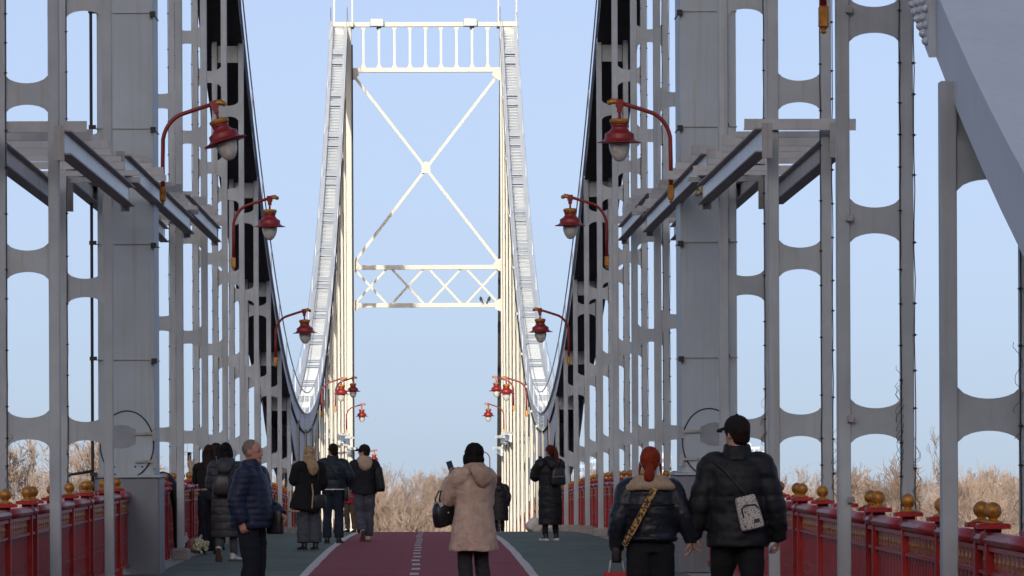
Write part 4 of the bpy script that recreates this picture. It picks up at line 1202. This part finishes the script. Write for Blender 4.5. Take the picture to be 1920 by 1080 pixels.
tr=MB(); tr.tube([(-.02,-.20,1.12),(-.01,-.225,.95),(-.03,-.245,.80),(-.04,-.25,.70)],.016,8); organic('shearling_edge',tr,CREAMF,blo.root,.01,None,1)
tr=MB(); tr.tube([(-.36,-.02,1.0),(-.385,-.03,.85),(-.40,-.05,.68)],.016,8); organic('shearling_edge',tr,CREAMF,blo.root,.01,None,1)
g=thing_at('shoulder_bag',blo,(.13,-.14,.70),'soft black shoulder bag at the blonde woman\'s hip','bag'); bag_mesh(.24,.12,.22,.75).build('pouch',BLKL,g)
MB().tube([(-.07,0,.21),(-.03,-.02,.45),(0,-.02,.62),(.03,.03,.66)],.008,6).build('strap',BLKL,g)
tea=person('man in a dark teal padded jacket and jeans with a white hem showing',624,107,-4,1.745,
  dict(elR=(.30,-.02,1.17),wrR=(.16,.20,1.04),hdR=(-.6,.6,-.2),elL=(-.28,.0,1.15),wrL=(-.14,.2,1.06),hdL=(.6,.6,0),knL=(-.10,.02,.5),knR=(.10,.05,.5)),
  head=(42,0),skin=SKIN,top=dict(mat=TEAL,hem=.95,bulk=.04,quilt=.14,qa=.010,collar='stand',tw=1.08),legs=dict(mat=DENIM,w=1.12,cuff=.075),shoes=dict(mat=BLKL,high=.06,big=1.1,sole_h=.035),hair=dict(type='short',mat=HAIR_B),vox=.009)
MB().tube([(.222*math.cos(a),-.008+.172*math.sin(a),.948) for a in [6.2832*i/28 for i in range(29)]],.011,7).build('shirt_hem',WSOLE,tea.root)
g=thing_at('crossbody_bag',tea,(.235,.02,.74),'black crossbody bag at the hip of the man in teal','bag'); bag_mesh(.09,.22,.24,.9).build('pouch',BLKL,g)
SP=[]
for i in range(16):
    t=i/15; x=-.09+.30*t; z=1.44-.44*t; SP.append((x,-.02-.205*math.sqrt(max(.03,1-(x/.26)**2)),z))
s_o=empty('bag_strap'); bpy.data.objects.remove(s_o)
strap(g,[tuple((Vector(v)*tea.k-Vector((.235,.02,.74))*tea.k)) for v in SP],.02,BLACK)
walk=person('walking man in a black cap, dark jacket with cream hood and white trainers',683,104,6,1.735,
  dict(elL=(-.27,-.02,1.14),wrL=(-.27,.08,.92),hdL=(.05,.3,-1),cuL=1.0,elR=(.25,-.02,1.14),wrR=(.22,.15,1.0),knL=(-.085,.02,.5),anL=(-.06,-.20,.17),fpL=-55,knR=(.095,.05,.5),anR=(.06,.02,.09)),
  head=(62,0),top=dict(mat=fab('dark_navy_cloth',(.011,.013,.020),.8),hem=.86,bulk=.035,collar='hood',cmat=CREAMF,cuffmat=CREAMF,cuffs='L',tw=1.05,wr=.01),legs=dict(mat=GRYJ,w=1.2,cuff=.08,wr=.012),shoes=dict(mat=WSHOE,sole=SOLEB,big=1.08),hair=dict(type='short',mat=HAIR_B,cap=BLKCAP),vox=.009)
g=thing_at('backpack',walk,(.285,-.05,.90),'black backpack slung on one shoulder of the capped man in white trainers','backpack'); g.rotation_euler.y=R(-6)
bag_mesh(.17,.26,.44,.8).build('pouch',BLKP,g); bag_mesh(.12,.07,.24,.85).build('pocket',BLKP,g,(.02,-.15,.04))
MB().tube([(-.05,0,.42),(-.10,0,.52),(-.14,.05,.54)],.014,6).build('strap',BLKP,g)

# --- woman in long black coat on the right and the far walkers
lng=person('woman in an ankle length black padded coat with a long auburn ponytail',1031,104,22,1.72,
  dict(elL=(-.25,.12,1.17),wrL=(-.14,.30,1.37),hdL=(.05,.3,1),elR=(.24,.14,1.16),wrR=(.08,.32,1.36),hdR=(-.2,.3,1),cuL=.9,cuR=.9),
  head=(12,0),top=dict(mat=BLKP,name='coat',hem=.29,bulk=.04,quilt=.20,qa=.010,collar='hood',wr=.009,sleeve=1.1),legs=dict(mat=BLKT,w=.85),shoes=dict(mat=BLKL,sole=WSOLE,sole_h=.04,big=1.1),hair=dict(type='pony',mat=HAIR_A),vox=.009)
p3=thing_at('phone',lng,(-.02,.40,1.47),'black phone raised by the woman in the ankle length coat','phone'); MB().bbox(-.036,.036,-.005,.005,-.075,.075,.004).build('shell',BLACK,p3); MB().box(-.03,.03,-.0065,-.0052,-.065,.065).build('screen',mat('phone_glass',(.02,.022,.03),.1),p3)
g=thing_at('backpack',lng,(.06,-.235,1.02),'small black backpack on the woman in the ankle length coat','backpack'); bag_mesh(.28,.13,.30,.7).build('pouch',BLKL,g)
MB().tube([(-.13,-.05,.14),(0,-.072,.15),(.13,-.05,.16)],.007,6).build('zip',mat('grey_zip',(.2,.2,.22),.5),g)
for sx in (-1,1): MB().tube([(sx*.05,.02,.28),(sx*.09,.05,.36),(sx*.11,.1,.40)],.012,6).build('strap',BLKL,g)
farw=person('far walker in a wide black hooded coat past the crest of the deck',935,64,0,1.72,dict(elL=(-.27,-.02,1.12),elR=(.27,-.02,1.12)),head=(0,8),
  top=dict(mat=BLKP,name='coat',hem=.42,bulk=.06,flare=.03,tw=1.1,collar='hood'),legs=dict(mat=BLKT),shoes=dict(mat=BLKL),hair=dict(type='short',mat=HAIR_A),vox=.012)
ven=person('far person in a red jacket and khaki trousers selling bright toys',657,72,150,1.66,dict(elR=(.25,.05,1.15),wrR=(.25,.22,1.15)),
  top=dict(mat=fab('red_jacket_cloth',(.30,.02,.03),.8),hem=.80,bulk=.03,collar='stand'),legs=dict(mat=fab('khaki_cloth',(.10,.075,.05),.9),w=1.1),shoes=dict(mat=BLKL),hair=dict(type='short',mat=HAIR_B),vox=.012)
ts=empty('toy_stand',(px_x(643,71),F_PX/71,deckz(F_PX/71)+.006)); tag(ts,'slim stand hung with yellow, white and blue toys beside the red jacket','toy stand')
MB().tube([(0,0,.03),(0,0,1.35)],.014,6).build('pole',BLACK,ts); MB().lathe([(.2,0),(.2,.02),(.03,.04)],14).build('base',BLACK,ts)
rr=random.Random(3)
cols=[mat('toy_yellow',(.75,.55,.05),.4),mat('toy_white',(.75,.75,.75),.4),mat('toy_blue',(.06,.18,.5),.4),mat('toy_green',(.15,.4,.1),.4)]
for i in range(34):
    z=rr.uniform(.45,1.3); a=rr.uniform(0,6.28); r_=rr.uniform(.04,.17)
    t=MB(); t.ell((0,0,0),(.045,.04,.05),9,6); t.ell((0,-.01,.06),(.03,.03,.03),8,5); t.build('toy',cols[i%4] if z<.95 else cols[1+i%2],ts,(r_*math.cos(a),r_*math.sin(a),z))

# ------------------------------------------------------------------ small things on the deck
# black coat hung over the railing behind the pylon
yb=80.3; g=MB()
xr=-3.76
limb(g,[(xr-.14,yb,.75),(xr-.20,yb,.98),(xr-.14,yb-.02,1.18),(xr-.04,yb,1.18),(xr+.06,yb,1.0),(xr+.09,yb+.02,.7),(xr+.10,yb,.35),(xr+.095,yb,.10)],[(.10,.04),(.12,.06),(.13,.085),(.13,.09),(.13,.075),(.12,.055),(.12,.05),(.10,.035)],14,(0,1,0))
o=organic('hung_coat',g,BLKP,None,.013,None,2,lambda c,n: .012*noise.noise((c[0]*8,c[1]*14,c[2]*5)))
tag(o,'black coat draped over the red railing behind the hatched pylon leg','coat')
# bouquet and bottle
bq=empty('bouquet',(px_x(366,122),F_PX/123,.012),-.75); bq.scale=(1.15,1.15,1.15); tag(bq,'bouquet of white and yellow flowers in pink paper lying on the green deck','bouquet')
PAPER=mat('pink_wrap',(.42,.22,.20),.7); PET=mat('cream_petals',(.66,.62,.42),.7); LEAF=mat('bouquet_leaf',(.05,.10,.03),.7)
w=MB(); w.tube([(-.26,.02,.05),(-.12,.01,.09),(.0,0,.12),(.08,0,.13)],[.02,.06,.105,.12],12); organic('wrapping',w,PAPER,bq,.009,None,1,lambda c,n: .014*noise.noise((c[0]*14,c[1]*14,c[2]*14)))
rr=random.Random(11)
for i in range(26):
    a=rr.uniform(0,6.28); r_=.12*math.sqrt(rr.random()); q_=MB()
    for j in range(6):
        b_=j*1.047; q_.ell((.004,.022*math.cos(b_),.022*math.sin(b_)),(.008,.016,.016),6,4)
    q_.ell((-.002,0,0),(.012,.012,.012),6,4)
    q_.build('flower',PET,bq,(.10+rr.uniform(0,.07),r_*math.cos(a)-.02,max(.03,.12+r_*math.sin(a))),(0,rr.uniform(-.6,.6),rr.uniform(-.7,.7)))
for i in range(14):
    a=rr.uniform(0,6.28); q_=MB(); q_.add([(0,0,0),(.05,.018,.012),(.11,0,.02),(.05,-.018,.012),(.05,0,.0)],[(0,1,4),(1,2,4),(2,3,4),(3,0,4)])
    q_.build('leaf',LEAF,bq,(.06,.10*math.cos(a),max(.02,.12+.10*math.sin(a))),(rr.uniform(-1,1),rr.uniform(-.8,.3),rr.uniform(-.6,.6)))
bt=empty('water_bottle',(px_x(350,122),F_PX/122.5,.012)); tag(bt,'clear plastic water bottle standing beside the bouquet','bottle')
PLAST=bpy.data.materials.new('clear_plastic'); PLAST.use_nodes=True
pb=PLAST.node_tree.nodes['Principled BSDF']; pb.inputs['Base Color'].default_value=(.85,.9,.92,1); pb.inputs['Transmission Weight'].default_value=.75; pb.inputs['Roughness'].default_value=.12; pb.inputs['IOR'].default_value=1.2
MB().lathe([(.05,0),(.056,.01),(.056,.09),(.052,.1),(.056,.11),(.056,.2),(.05,.235),(.03,.275),(.02,.29),(.018,.3)],16).build('body',PLAST,bt)
MB().lathe([(.02,.301),(.02,.325),(.018,.33)],12).build('cap',WSOLE,bt)
# pale boulder-like concrete lump by the sunlit railing
st=MB(); st.ell((0,0,.13),(.24,.2,.2),14,9)
o=organic('stone_block',st,mat('pale_stone',(.55,.53,.48),.9,0,.15,6,.4,40),None,.02,None,1,lambda c,n: .04*noise.noise((c[0]*6,c[1]*6,c[2]*6)))
o.location=(px_x(1004,79),F_PX/79,deckz(F_PX/79)+.005); tag(o,'rounded pale stone lying on the deck edge near the ankle length coat','stone')
finish_organic()
